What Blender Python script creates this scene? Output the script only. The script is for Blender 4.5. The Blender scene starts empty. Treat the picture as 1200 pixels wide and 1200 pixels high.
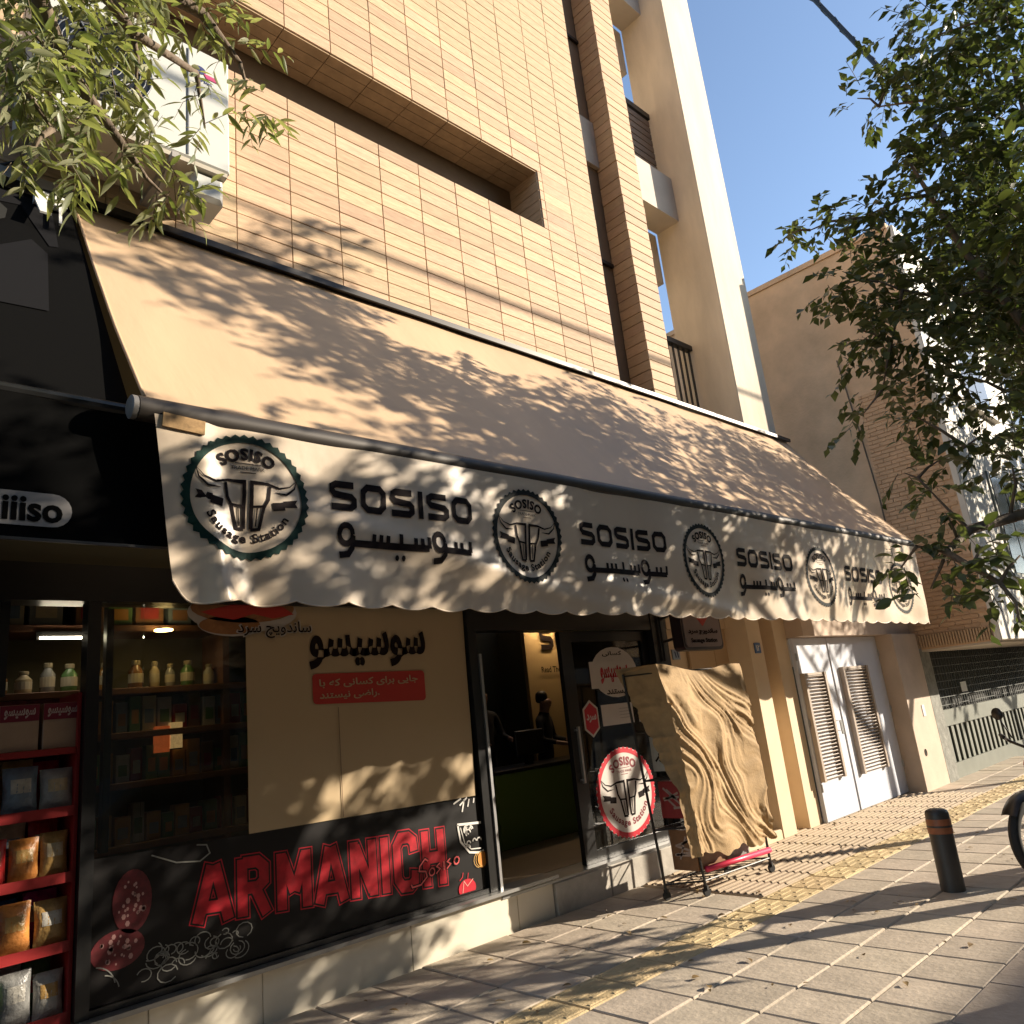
import bpy, math, random
import numpy as np
from mathutils import Vector, Matrix
R_ = math.radians
rnd = random.Random(7)
sc = bpy.context.scene
COL = sc.collection

# ------------------------------------------------------------------ camera
cam_d = bpy.data.cameras.new('camera'); cam = bpy.data.objects.new('camera', cam_d); COL.objects.link(cam)
sc.camera = cam
cam_d.sensor_width = 36; cam_d.lens = 27.12; cam_d.clip_start = 0.05; cam_d.clip_end = 2000
_f = 904.0
vz = np.array([-372., -3400., _f]); vz /= np.linalg.norm(vz)
vx = np.array([967., 135., _f]); vx -= vz * (vx @ vz); vx /= np.linalg.norm(vx)
vy = np.cross(vz, vx); RW = np.stack([vx, vy, vz])
right, up, back = RW @ [1, 0, 0], RW @ [0, -1, 0], RW @ [0, 0, -1]
CAM = Vector((0, 0, 1.6))
m = Matrix.Identity(4)
for i in range(3):
    m[i][0], m[i][1], m[i][2], m[i][3] = right[i], up[i], back[i], CAM[i]
cam.matrix_world = m

# ------------------------------------------------------------------ sky, sun, exposure
SUN_AZ, SUN_EL = 36.0, 20.0      # degrees off the facade line, degrees above the ground
sd = Vector((math.cos(R_(SUN_EL)) * math.cos(R_(SUN_AZ)), -math.cos(R_(SUN_EL)) * math.sin(R_(SUN_AZ)), math.sin(R_(SUN_EL))))
w = bpy.data.worlds.new('World'); sc.world = w; w.use_nodes = True
nt = w.node_tree; nt.nodes.clear()
sky = nt.nodes.new('ShaderNodeTexSky'); sky.sky_type = 'NISHITA'; sky.sun_disc = False
sky.sun_elevation = R_(SUN_EL); sky.sun_rotation = math.atan2(sd.x, sd.y)
sky.air_density = 1.0; sky.dust_density = 1.0; sky.ozone_density = 1.0; sky.altitude = 1200
bg = nt.nodes.new('ShaderNodeBackground'); bg.inputs['Strength'].default_value = 0.14
ow = nt.nodes.new('ShaderNodeOutputWorld')
nt.links.new(sky.outputs[0], bg.inputs[0]); nt.links.new(bg.outputs[0], ow.inputs[0])
sun_d = bpy.data.lights.new('sun', 'SUN'); sun_d.energy = 5.0; sun_d.angle = R_(0.5); sun_d.color = (1.0, 0.87, 0.70)
sun = bpy.data.objects.new('sun', sun_d); COL.objects.link(sun)
sun.rotation_euler = sd.to_track_quat('Z', 'Y').to_euler(); sun.location = sd * 60
sc.view_settings.view_transform = 'Standard'; sc.view_settings.look = 'None'
sc.view_settings.gamma = 1.0; sc.view_settings.use_curve_mapping = False
sc.view_settings.exposure = 1.0
sc.cycles.max_bounces = 8; sc.cycles.transparent_max_bounces = 12

# ------------------------------------------------------------------ helpers: mesh builder, objects
class MB:
    def __init__(s): s.v = []; s.f = []; s.mi = []; s.cur = 0
    def _add(s, vs, fs):
        n = len(s.v); s.v += [tuple(v) for v in vs]
        for f in fs: s.f.append(tuple(n + i for i in f)); s.mi.append(s.cur)
    def box(s, x0, x1, y0, y1, z0, z1):
        s._add([(x0,y0,z0),(x1,y0,z0),(x1,y1,z0),(x0,y1,z0),(x0,y0,z1),(x1,y0,z1),(x1,y1,z1),(x0,y1,z1)],
               [(0,3,2,1),(4,5,6,7),(0,1,5,4),(1,2,6,5),(2,3,7,6),(3,0,4,7)])
        return s
    def bbox(s, x0, x1, y0, y1, z0, z1, b=0.004):
        """box whose -y face and top edge are chamfered"""
        s._add([(x0+b,y0,z0+b),(x1-b,y0,z0+b),(x1-b,y0,z1-b),(x0+b,y0,z1-b),
                (x0,y0+b,z0),(x1,y0+b,z0),(x1,y0+b,z1),(x0,y0+b,z1),(x0,y1,z0),(x1,y1,z0),(x1,y1,z1),(x0,y1,z1)],
               [(0,1,2,3),(4,5,1,0),(5,6,2,1),(6,7,3,2),(7,4,0,3),(8,9,5,4),(9,10,6,5),(10,11,7,6),(11,8,4,7),(9,8,11,10)])
        return s
    def obox(s, c, ax, ay, az, hx, hy, hz):
        c, ax, ay, az = Vector(c), Vector(ax), Vector(ay), Vector(az)
        vs = [c + ax*hx*i + ay*hy*j + az*hz*k for k in (-1,1) for (i,j) in ((-1,-1),(1,-1),(1,1),(-1,1))]
        s._add(vs, [(0,3,2,1),(4,5,6,7),(0,1,5,4),(1,2,6,5),(2,3,7,6),(3,0,4,7)]); return s
    def bar(s, a, b, hw, hh=None):
        a, b = Vector(a), Vector(b); d = (b-a); L = d.length; d.normalize()
        u = Vector((0,0,1)) if abs(d.z) < .9 else Vector((0,1,0))
        x = d.cross(u).normalized(); y = x.cross(d).normalized()
        return s.obox((a+b)/2, d, x, y, L/2, hw, hh or hw)
    def quad(s, *p): s._add(p, [tuple(range(len(p)))]); return s
    def tube(s, pts, r, n=8, cap=True):
        pts = [Vector(p) for p in pts]; rs = r if isinstance(r, (list, tuple)) else [r]*len(pts)
        rings = []; prev = None
        for i, p in enumerate(pts):
            d = (pts[min(i+1, len(pts)-1)] - pts[max(i-1, 0)]).normalized()
            if prev is None:
                u = Vector((0,0,1)) if abs(d.z) < .9 else Vector((0,1,0)); a = d.cross(u).normalized()
            else:
                a = (prev - d*prev.dot(d)).normalized()
            prev = a; b = d.cross(a)
            rings.append([p + (a*math.cos(2*math.pi*k/n) + b*math.sin(2*math.pi*k/n))*rs[i] for k in range(n)])
        vs = [v for ring in rings for v in ring]; fs = []
        for i in range(len(pts)-1):
            for k in range(n): fs.append((i*n+k, i*n+(k+1)%n, (i+1)*n+(k+1)%n, (i+1)*n+k))
        if cap: fs += [tuple(range(n))[::-1], tuple(range((len(pts)-1)*n, len(pts)*n))]
        s._add(vs, fs); return s
    def lathe(s, prof, c, axis=(0,0,1), n=16):
        """prof: list of (radius, height) along axis from point c"""
        c = Vector(c); ax = Vector(axis).normalized()
        u = Vector((1,0,0)) if abs(ax.x) < .8 else Vector((0,1,0)); a = ax.cross(u).normalized(); b = ax.cross(a)
        vs = [c + ax*h + (a*math.cos(2*math.pi*k/n) + b*math.sin(2*math.pi*k/n))*max(r, 1e-4) for r, h in prof for k in range(n)]
        fs = []
        for i in range(len(prof)-1):
            for k in range(n): fs.append((i*n+k, i*n+(k+1)%n, (i+1)*n+(k+1)%n, (i+1)*n+k))
        fs += [tuple(range(n))[::-1], tuple(range((len(prof)-1)*n, len(prof)*n))]
        s._add(vs, fs); return s
    def grid(s, fn, nu, nv):
        vs = [fn(i/nu, j/nv) for j in range(nv+1) for i in range(nu+1)]
        s._add(vs, [(j*(nu+1)+i, j*(nu+1)+i+1, (j+1)*(nu+1)+i+1, (j+1)*(nu+1)+i) for j in range(nv) for i in range(nu)]); return s

LOG = []
ORG = {}   # world origin of each object I made
def tag(o, label=None, cat=None, group=None, kind=None):
    for k, v in (('label', label), ('category', cat), ('group', group), ('kind', kind)):
        if v: o[k] = v
    return o
def thing(name, label, cat, loc, group=None, kind=None):
    o = bpy.data.objects.new(name, None); COL.objects.link(o); o.location = loc; o.empty_display_size = .1
    ORG[o] = Vector(loc); return tag(o, label, cat, group, kind)
def link(name, me, parent=None, loc=None):
    o = bpy.data.objects.new(name, me); COL.objects.link(o)
    if parent is not None: o.parent = parent
    if loc is not None: o.location = loc
    return o
def obj(name, mb, mats, parent=None, label=None, smooth=False, origin=None, kind=None):
    """one mesh object, built from world coordinates"""
    org = ORG[parent] if parent is not None else Vector(origin or (0,0,0))
    me = bpy.data.meshes.new(name)
    me.from_pydata([(v[0]-org[0], v[1]-org[1], v[2]-org[2]) for v in mb.v], [], mb.f)
    mats = mats if isinstance(mats, (list, tuple)) else [mats]
    for mt in mats: me.materials.append(mt)
    if len(mats) > 1: me.polygons.foreach_set('material_index', mb.mi)
    if smooth:
        me.polygons.foreach_set('use_smooth', [True]*len(me.polygons))
    me.update()
    o = bpy.data.objects.new(name, me); COL.objects.link(o)
    if parent is not None: o.parent = parent
    else: o.location = org
    ORG[o] = org
    if label: o['label'] = label
    if kind: o['kind'] = kind
    LOG.append(o); return o
def autosmooth(o, ang=40):
    me = o.data
    me.polygons.foreach_set('use_smooth', [True]*len(me.polygons))
    try: me.set_sharp_from_angle(angle=R_(ang))
    except Exception: pass
    return o

# ------------------------------------------------------------------ materials
MATS = {}
def mat(name, col, rough=.7, metal=0, noise=0.0, nscale=8, bump=0.0, bscale=60, vary=0.0, spec=.5, emit=None, es=0, trans=0, stretch=None, col2=None, coat=0, detail=6, alpha=1):
    if name in MATS: return MATS[name]
    mt = bpy.data.materials.new(name); MATS[name] = mt; mt.use_nodes = True
    n = mt.node_tree; N = n.nodes; L = n.links; b = N['Principled BSDF']
    b.inputs['Roughness'].default_value = rough; b.inputs['Metallic'].default_value = metal
    b.inputs['Specular IOR Level'].default_value = spec
    b.inputs['Coat Weight'].default_value = coat
    c4 = (*col, 1)
    b.inputs['Base Color'].default_value = c4
    tc = N.new('ShaderNodeTexCoord'); mp = N.new('ShaderNodeMapping'); L.new(tc.outputs['Object'], mp.inputs[0])
    if stretch: mp.inputs['Scale'].default_value = stretch
    src = None
    if noise > 0 or col2:
        oi = N.new('ShaderNodeObjectInfo')
        ad = N.new('ShaderNodeVectorMath'); ad.operation = 'ADD'
        cm = N.new('ShaderNodeCombineXYZ'); mu = N.new('ShaderNodeMath'); mu.operation = 'MULTIPLY'; mu.inputs[1].default_value = 37
        L.new(oi.outputs['Random'], mu.inputs[0]); L.new(mu.outputs[0], cm.inputs[0]); L.new(mu.outputs[0], cm.inputs[1])
        L.new(mp.outputs[0], ad.inputs[0]); L.new(cm.outputs[0], ad.inputs[1])
        t = N.new('ShaderNodeTexNoise'); t.inputs['Scale'].default_value = nscale; t.inputs['Detail'].default_value = detail; t.inputs['Roughness'].default_value = .6
        L.new(ad.outputs[0], t.inputs['Vector'])
        cr = N.new('ShaderNodeValToRGB'); cr.color_ramp.elements[0].position = .3; cr.color_ramp.elements[1].position = .7
        lo = col2 if col2 else tuple(max(0, c*(1-noise)) for c in col)
        hi = col if col2 else tuple(min(1, c*(1+noise*.7)) for c in col)
        cr.color_ramp.elements[0].color = (*lo, 1); cr.color_ramp.elements[1].color = (*hi, 1)
        L.new(t.outputs['Fac'], cr.inputs[0]); src = cr.outputs[0]
    if vary > 0:
        oi = N.new('ShaderNodeObjectInfo'); hs = N.new('ShaderNodeHueSaturation')
        mr = N.new('ShaderNodeMapRange'); mr.inputs[3].default_value = 1-vary; mr.inputs[4].default_value = 1+vary
        L.new(oi.outputs['Random'], mr.inputs[0]); L.new(mr.outputs[0], hs.inputs['Value'])
        m2 = N.new('ShaderNodeMath'); m2.operation = 'MULTIPLY'; m2.inputs[1].default_value = 7.31
        m3 = N.new('ShaderNodeMath'); m3.operation = 'FRACT'; L.new(oi.outputs['Random'], m2.inputs[0]); L.new(m2.outputs[0], m3.inputs[0])
        mh = N.new('ShaderNodeMapRange'); mh.inputs[3].default_value = .5-vary*.05; mh.inputs[4].default_value = .5+vary*.05
        L.new(m3.outputs[0], mh.inputs[0]); L.new(mh.outputs[0], hs.inputs['Hue'])
        if src: L.new(src, hs.inputs['Color'])
        else: hs.inputs['Color'].default_value = c4
        src = hs.outputs[0]
    if src: L.new(src, b.inputs['Base Color'])
    if bump > 0:
        t2 = N.new('ShaderNodeTexNoise'); t2.inputs['Scale'].default_value = bscale; t2.inputs['Detail'].default_value = 5
        L.new(mp.outputs[0], t2.inputs['Vector'])
        bm = N.new('ShaderNodeBump'); bm.inputs['Strength'].default_value = bump; bm.inputs['Distance'].default_value = .02
        L.new(t2.outputs['Fac'], bm.inputs['Height']); L.new(bm.outputs[0], b.inputs['Normal'])
    if emit: b.inputs['Emission Color'].default_value = (*emit, 1); b.inputs['Emission Strength'].default_value = es
    if trans > 0:
        out = [x for x in N if x.type == 'OUTPUT_MATERIAL'][0]
        tr = N.new('ShaderNodeBsdfTranslucent'); mx = N.new('ShaderNodeMixShader'); mx.inputs[0].default_value = trans
        if src: L.new(src, tr.inputs[0])
        else: tr.inputs[0].default_value = c4
        L.new(b.outputs[0], mx.inputs[1]); L.new(tr.outputs[0], mx.inputs[2]); L.new(mx.outputs[0], out.inputs[0])
    return mt
def glass_mat(name, tint, refl=.08, rough=.02, dirt=.06):
    """window glass: clear pane with mirror reflection by angle and faint dirt"""
    mt = bpy.data.materials.new(name); mt.use_nodes = True; n = mt.node_tree; N = n.nodes; L = n.links; N.clear()
    out = N.new('ShaderNodeOutputMaterial'); tr = N.new('ShaderNodeBsdfTransparent'); tr.inputs[0].default_value = (*tint, 1)
    gl = N.new('ShaderNodeBsdfGlossy'); gl.inputs['Roughness'].default_value = rough
    df = N.new('ShaderNodeBsdfDiffuse'); df.inputs[0].default_value = (.5, .48, .42, 1)
    lw = N.new('ShaderNodeFresnel'); lw.inputs[0].default_value = 1.5
    ad = N.new('ShaderNodeMath'); ad.inputs[1].default_value = refl*.3; L.new(lw.outputs[0], ad.inputs[0])
    m1 = N.new('ShaderNodeMixShader'); L.new(ad.outputs[0], m1.inputs[0]); L.new(tr.outputs[0], m1.inputs[1]); L.new(gl.outputs[0], m1.inputs[2])
    tx = N.new('ShaderNodeTexNoise'); tx.inputs['Scale'].default_value = 3; mm = N.new('ShaderNodeMath'); mm.operation = 'MULTIPLY'; mm.inputs[1].default_value = dirt
    tc = N.new('ShaderNodeTexCoord'); L.new(tc.outputs['Object'], tx.inputs['Vector'])
    L.new(tx.outputs['Fac'], mm.inputs[0])
    m2 = N.new('ShaderNodeMixShader'); L.new(mm.outputs[0], m2.inputs[0]); L.new(m1.outputs[0], m2.inputs[1]); L.new(df.outputs[0], m2.inputs[2])
    L.new(m2.outputs[0], out.inputs[0]); MATS[name] = mt; return mt

M_tile = mat('clay_tile', (.56, .385, .235), .75, noise=.20, nscale=7, stretch=(1,1,7), vary=.16, bump=.15, bscale=40)
M_coltile = mat('column_clay_tile', (.52, .355, .21), .75, noise=.14, nscale=9, stretch=(1,1,5), vary=.09, bump=.15, bscale=40)
M_joint = mat('dark_joint', (.21, .145, .09), .9)
M_plaster = mat('cream_plaster', (.66, .56, .425), .85, noise=.17, nscale=1.6, bump=.2, bscale=30, stretch=(1.5,1.5,.35))
M_stone = mat('cream_stone', (.70, .55, .37), .7, noise=.07, nscale=2.5, bump=.06, bscale=50)
M_stone2 = mat('pink_cream_stone', (.55, .43, .33), .75, noise=.12, nscale=2.5, bump=.08, bscale=40)
M_tanpanel = mat('tan_door_paint', (.52, .37, .22), .5, noise=.08, nscale=2)
M_darkwin = mat('dark_window_glass', (.035, .028, .022), .15)
M_brownwin = mat('brown_window_panel', (.24, .17, .11), .4, noise=.1)
M_fascia = mat('grey_fascia_paint', (.55, .48, .40), .8, noise=.08, nscale=3)
M_iron = mat('black_iron', (.025, .022, .02), .45, metal=.3)
M_brownrail = mat('brown_slat', (.20, .14, .10), .6)
M_black = mat('black_frame', (.012, .012, .012), .3)
M_silver = mat('brushed_aluminium', (.42, .42, .42), .35, metal=.8)
M_steel = mat('dull_steel', (.30, .30, .29), .4, metal=.7)
M_awn = mat('beige_awning_canvas', (.72, .51, .32), .5, noise=.12, nscale=.9, bump=.30, bscale=6, stretch=(1,.3,.3), trans=.22)
M_val = mat('cream_valance_vinyl', (.74, .61, .46), .35, noise=.07, nscale=1.5, bump=.16, bscale=6, trans=.22)
M_print = mat('brown_black_print', (.010, .005, .005), .75, spec=.15)
M_green = mat('dark_green_print', (.006, .045, .03), .7, spec=.2, col2=(.003,.012,.012), nscale=3)
M_ring = mat('faded_ring_print', (.008, .012, .012), .7, spec=.2)
M_blackcan = mat('black_awning_canvas', (.004, .004, .004), 1, spec=.05)
M_greyprint = mat('charcoal_print', (.011, .011, .012), .95, spec=.05)
M_greyprint2 = mat('light_charcoal_print', (.028, .028, .026), .95, spec=.05)
M_letterwhite = mat('off_white_print', (.42, .38, .34), .6)
M_white = mat('white_paint', (.72, .70, .66), .5, noise=.04, nscale=4)
M_acw = mat('white_appliance_paint', (.56, .57, .53), .4, noise=.04, nscale=3)
M_acunder = mat('grey_appliance_underside', (.42, .38, .30), .6, noise=.1, nscale=6)  # darker, browner tone than the case, for the bottom pan
M_base = mat('white_stone_tile', (.70, .64, .52), .4, noise=.06, nscale=4, vary=.04)
M_marble = mat('grey_marble', (.42, .39, .34), .45, noise=.25, nscale=5, bump=.1)
M_poster = mat('cream_vinyl_poster', (.44, .33, .195), .42, noise=.03, nscale=2, bump=.04, bscale=5)
M_red = mat('red_print', (.42, .03, .02), .45)
M_brightred = mat('bright_red_print', (.46, .010, .025), .5, spec=.3)
M_letterred = mat('textured_red_print', (.40, .008, .018), .5, noise=.35, nscale=14, spec=.3)
M_darkred = mat('dark_red_print', (.11, .006, .010), .5, noise=.4, nscale=25)
M_banner = mat('black_banner_vinyl', (.007, .006, .006), .5, spec=.25)
M_bgreen = mat('dark_green_paint', (.17, .28, .05), .5)
M_floor_in = mat('tan_shop_floor', (.55, .43, .29), .35, noise=.1, nscale=3)
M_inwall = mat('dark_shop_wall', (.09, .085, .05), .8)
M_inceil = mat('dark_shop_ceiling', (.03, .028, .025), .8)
M_cream_in = mat('cream_panel', (.50, .38, .20), .5)
M_redrack = mat('red_rack_paint', (.28, .012, .012), .5)
M_pink = mat('pink_red_tube', (.75, .04, .10), .4)
M_cloth = mat('ochre_dust_cloth', (.43, .29, .145), .8, noise=.2, nscale=8, bump=.2, bscale=55, trans=.06)
M_gate = mat('white_gate_paint', (.62, .65, .72), .45, noise=.06, nscale=3, bump=.05, bscale=8)
M_louvre = mat('beige_louvre_paint', (.42, .35, .29), .45, noise=.12, nscale=8)
M_garage = mat('grey_green_garage_paint', (.17, .18, .15), .5, noise=.12, nscale=4)
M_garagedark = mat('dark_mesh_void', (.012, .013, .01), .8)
M_paver = mat('concrete_paver', (.45, .38, .295), .85, noise=.18, nscale=6, vary=.10, bump=.28, bscale=30)
M_groove = mat('grooved_paver', (.42, .33, .23), .85, noise=.12, nscale=7, vary=.06, bump=.3, bscale=60)
M_yellow = mat('yellow_tactile_paver', (.54, .41, .22), .8, noise=.18, nscale=9, vary=.08, bump=.35, bscale=60)
M_sand = mat('joint_sand', (.10, .08, .06), .95)
M_kerb = mat('kerb_stone', (.40, .33, .26), .85, noise=.15, nscale=8, bump=.3, bscale=40, vary=.06)
M_asphalt = mat('asphalt', (.05, .048, .045), .9, noise=.2, nscale=40, bump=.5, bscale=200)
M_bollard = mat('dark_bollard_paint', (.045, .04, .035), .45, noise=.2, nscale=10)
M_bandor = mat('faded_orange_band', (.30, .10, .04), .5, noise=.3, nscale=12)
M_brick_n = mat('tan_render', (.66, .45, .28), .9, noise=.22, nscale=1.4, bump=.3, bscale=25)
M_whitewall = mat('pale_stone_front', (.68, .64, .56), .7, noise=.08, nscale=3)
M_rubber = mat('black_rubber', (.018, .017, .016), .75)
M_chrome = mat('chrome', (.6, .6, .6), .15, metal=1)
M_redpaint = mat('red_motorcycle_paint', (.45, .02, .02), .25, coat=.5)
M_bark = mat('grey_bark', (.16, .12, .085), .9, noise=.35, nscale=14, bump=.8, bscale=30, stretch=(1,1,.3))
M_twig = mat('twig_bark', (.13, .10, .06), .85)
M_lamp = mat('lit_tube', (.9, .85, .7), .4, emit=(1, .86, .62), es=20)
M_skin = mat('skin', (.36, .20, .13), .5)
M_cdark = mat('dark_clothes', (.02, .02, .025), .8)
M_hair = mat('black_hair', (.01, .008, .007), .5)
M_cable = mat('black_cable', (.02, .02, .02), .5)
M_glass = glass_mat('shop_glass', (.80, .82, .78), refl=0, dirt=.008)
M_doorglass = glass_mat('door_glass', (.72, .74, .70), dirt=.03)

def leaf_mat(name, col, col2, trans=.35):
    mt = bpy.data.materials.new(name); mt.use_nodes = True; n = mt.node_tree; N = n.nodes; L = n.links
    b = N['Principled BSDF']; b.inputs['Roughness'].default_value = .42
    at = N.new('ShaderNodeAttribute'); at.attribute_name = 'leafrand'; oi = N.new('ShaderNodeObjectInfo')
    ad = N.new('ShaderNodeMath'); L.new(at.outputs['Fac'], ad.inputs[0]); L.new(oi.outputs['Random'], ad.inputs[1])
    fr = N.new('ShaderNodeMath'); fr.operation = 'FRACT'; L.new(ad.outputs[0], fr.inputs[0])
    cr = N.new('ShaderNodeValToRGB'); cr.color_ramp.elements[0].color = (*col2, 1); cr.color_ramp.elements[1].color = (*col, 1)
    L.new(fr.outputs[0], cr.inputs[0]); L.new(cr.outputs[0], b.inputs['Base Color'])
    tr = N.new('ShaderNodeBsdfTranslucent'); mul = N.new('ShaderNodeMix'); mul.data_type = 'RGBA'; mul.blend_type = 'MULTIPLY'; mul.inputs[0].default_value = 1
    L.new(cr.outputs[0], mul.inputs[6]); mul.inputs[7].default_value = (1.4, 1.5, .6, 1); L.new(mul.outputs[2], tr.inputs[0])
    mx = N.new('ShaderNodeMixShader'); mx.inputs[0].default_value = trans
    out = [x for x in N if x.type == 'OUTPUT_MATERIAL'][0]
    L.new(b.outputs[0], mx.inputs[1]); L.new(tr.outputs[0], mx.inputs[2]); L.new(mx.outputs[0], out.inputs[0])
    MATS[name] = mt; return mt
M_leafL = leaf_mat('ash_leaf', (.34, .34, .21), (.13, .16, .07), .38)
M_leafR = leaf_mat('street_tree_leaf', (.12, .14, .065), (.05, .07, .03), .32)

# ------------------------------------------------------------------ lettering
ARF = {'ا':'\uFE8D\uFE8E','ب':'\uFE8F\uFE90\uFE91\uFE92','ت':'\uFE95\uFE96\uFE97\uFE98','ج':'\uFE9D\uFE9E\uFE9F\uFEA0','چ':'\uFB7A\uFB7B\uFB7C\uFB7D','د':'\uFEA9\uFEAA','ر':'\uFEAD\uFEAE',
       'س':'\uFEB1\uFEB2\uFEB3\uFEB4','ض':'\uFEBD\uFEBE\uFEBF\uFEC0','ک':'\uFB8E\uFB8F\uFB90\uFB91','م':'\uFEE1\uFEE2\uFEE3\uFEE4','ن':'\uFEE5\uFEE6\uFEE7\uFEE8',
       'و':'\uFEED\uFEEE','ه':'\uFEE9\uFEEA\uFEEB\uFEEC','ی':'\uFBFC\uFBFD\uFBFE\uFBFF','ل':'\uFEDD\uFEDE\uFEDF\uFEE0'}
def shape_fa(t):
    out = []
    for i, ch in enumerate(t):
        if ch not in ARF: out.append(ch); continue
        f = ARF[ch]; pj = i > 0 and t[i-1] in ARF and len(ARF[t[i-1]]) == 4; nj = i+1 < len(t) and t[i+1] in ARF and len(f) == 4
        out.append(f[3] if (pj and nj) else f[1] if pj else f[2] if nj else f[0])
    return ''.join(reversed(out))
_tc = {}
def text_geo(body, bold=0.0, spacing=1.0):
    k = (body, bold, spacing)
    if k in _tc: return _tc[k]
    c = bpy.data.curves.new('lettering', 'FONT'); c.body = body; c.offset = bold; c.resolution_u = 3; c.space_character = spacing
    c.fill_mode = 'FRONT'
    o = bpy.data.objects.new('lettering', c); COL.objects.link(o); bpy.context.view_layer.update()
    me = bpy.data.meshes.new_from_object(o.evaluated_get(bpy.context.evaluated_depsgraph_get()))
    vs = [(v.co.x, v.co.y) for v in me.vertices]; fs = [tuple(p.vertices) for p in me.polygons]
    bpy.data.objects.remove(o); bpy.data.curves.remove(c); bpy.data.meshes.remove(me)
    xs = [v[0] for v in vs] or [0]; ys = [v[1] for v in vs] or [0]
    r = (vs, fs, min(xs), max(xs), min(ys), max(ys)); _tc[k] = r; return r
def put_text(mb, body, x0, x1, z0, z1, mp, bold=0.0, fa=False, spacing=1.0):
    """fit the text's bounding box into (x0..x1, z0..z1) of the 2D frame, mp maps to the world"""
    vs, fs, a, b, c, d = text_geo(shape_fa(body) if fa else body, bold, spacing)
    mb._add([mp(x0+(v[0]-a)/(b-a)*(x1-x0), z0+(v[1]-c)/(d-c)*(z1-z0)) for v in vs], fs)
def stroke(mb, pts, wd, mp, closed=False, step=.12):
    P = [Vector(p) for p in pts]
    if closed: P = P + [P[0]]
    Q = []
    for a, b in zip(P[:-1], P[1:]):
        n = max(1, int((b-a).length/step)); Q += [a.lerp(b, i/n) for i in range(n)]
    Q.append(P[-1])
    Lr = []
    for i, p in enumerate(Q):
        if closed: d0 = (Q[i]-Q[i-1 if i > 0 else -2]).normalized(); d1 = (Q[(i+1) if i+1 < len(Q) else 1]-Q[i]).normalized()
        else: d0 = (Q[i]-Q[max(i-1,0)]).normalized() if i > 0 else None; d1 = (Q[i+1]-Q[i]).normalized() if i+1 < len(Q) else None
        if d0 is None: d0 = d1
        if d1 is None: d1 = d0
        t = (d0+d1); t = t.normalized() if t.length > 1e-6 else d1
        n = Vector((-t.y, t.x)); k = 1/max(.5, n.dot(Vector((-d1.y, d1.x))))
        ww = wd(i/(len(Q)-1)) if callable(wd) else wd
        Lr.append((p+n*ww/2*k, p-n*ww/2*k))
    vs = [mp(q.x, q.y) for pr in Lr for q in pr]
    mb._add(vs, [(2*i, 2*i+1, 2*i+3, 2*i+2) for i in range(len(Q)-1)])
def disc2(mb, cx, cy, r, mp, n=12, sq=1):
    mb._add([mp(cx+r*math.cos(2*math.pi*k/n), cy+r*sq*math.sin(2*math.pi*k/n)) for k in range(n)], [tuple(range(n))])
def poly2(mb, pts, mp): mb._add([mp(*p) for p in pts], [tuple(range(len(pts)))])
def arc(cx, cy, r, a0, a1, n=10, sq=1): return [(cx+r*math.cos(R_(a0+(a1-a0)*i/n)), cy+r*sq*math.sin(R_(a0+(a1-a0)*i/n))) for i in range(n+1)]

G_S = [(1.12,.88),(.30,.88),(.13,.80),(.12,.66),(.25,.54),(1.0,.48),(1.13,.38),(1.13,.22),(.97,.12),(.06,.12)]
G_O = [(.32,.88),(.93,.88),(1.13,.72),(1.13,.28),(.93,.12),(.32,.12),(.12,.28),(.12,.72)]
def sosiso_wide(mb, x0, x1, z0, z1, mp):
    """the wide squared SOSISO wordmark"""
    seq = 'SOSISO'; adv = {'S': 1.45, 'O': 1.47, 'I': .45}; tot = sum(adv[c] for c in seq)-.2
    sx = (x1-x0)/tot; sz = z1-z0; x = 0
    for c in seq:
        m2 = lambda a, b, x=x: mp(x0+(a+x)*sx, z0+b*sz)
        if c == 'S': stroke(mb, G_S, .235, m2, step=.2)
        elif c == 'O': stroke(mb, G_O, .235, m2, closed=True, step=.2)
        else: stroke(mb, [(.13,0),(.13,1)], .25, m2, step=.2)
        x += adv[c]
def soosiso_fa(mb, x0, x1, z0, z1, mp, wd=.11):
    """the long drawn Persian wordmark (waw, seen, ye, seen, gap, waw, seen)"""
    W = 6.2; sx = (x1-x0)/W; sz = z1-z0; m2 = lambda a, b: mp(x0+a*sx, z0+b*sz)
    B = .42
    def waw(x):
        stroke(mb, arc(x+.42, B+.22, .26, 0, 360, 14, .95), wd*1.5, m2, closed=False)
        stroke(mb, [(x+.70,B+.20),(x+.66,B-.12),(x+.48,B-.30),(x+.12,B-.34)], wd*1.6, m2)
    def teeth(xs, h=.30):
        for t in xs: stroke(mb, [(t, B), (t+.02, B+h)], wd*1.5, m2)
    waw(0); stroke(mb, [(.66,B),(3.95,B)], wd*1.7, m2, step=.3)
    teeth([1.55,1.85,2.15], .28); teeth([2.72], .36); teeth([3.35,3.65], .28); teeth([3.97], .34)
    disc2(mb, 2.58, B-.30, .085, m2, 8); disc2(mb, 2.86, B-.30, .085, m2, 8)
    waw(4.05); stroke(mb, [(4.72,B),(6.08,B)], wd*1.7, m2, step=.3); teeth([5.30,5.62], .28); teeth([6.08], .34)
def arctext(mb, body, cx, cz, r, mid, span, h, mp, top=True, bold=.03):
    vs, fs, a, b, c, d = text_geo(body, bold, 1.12)
    def q(v):
        s = (v[0]-a)/(b-a)-.5; t = (v[1]-c)/(d-c)*h
        if top: ang = R_(mid - s*span); rr = r+t
        else: ang = R_(mid + s*span); rr = r+h-t
        return mp(cx+rr*math.cos(ang), cz+rr*math.sin(ang))
    mb._add([q(v) for v in vs], fs)
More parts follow.
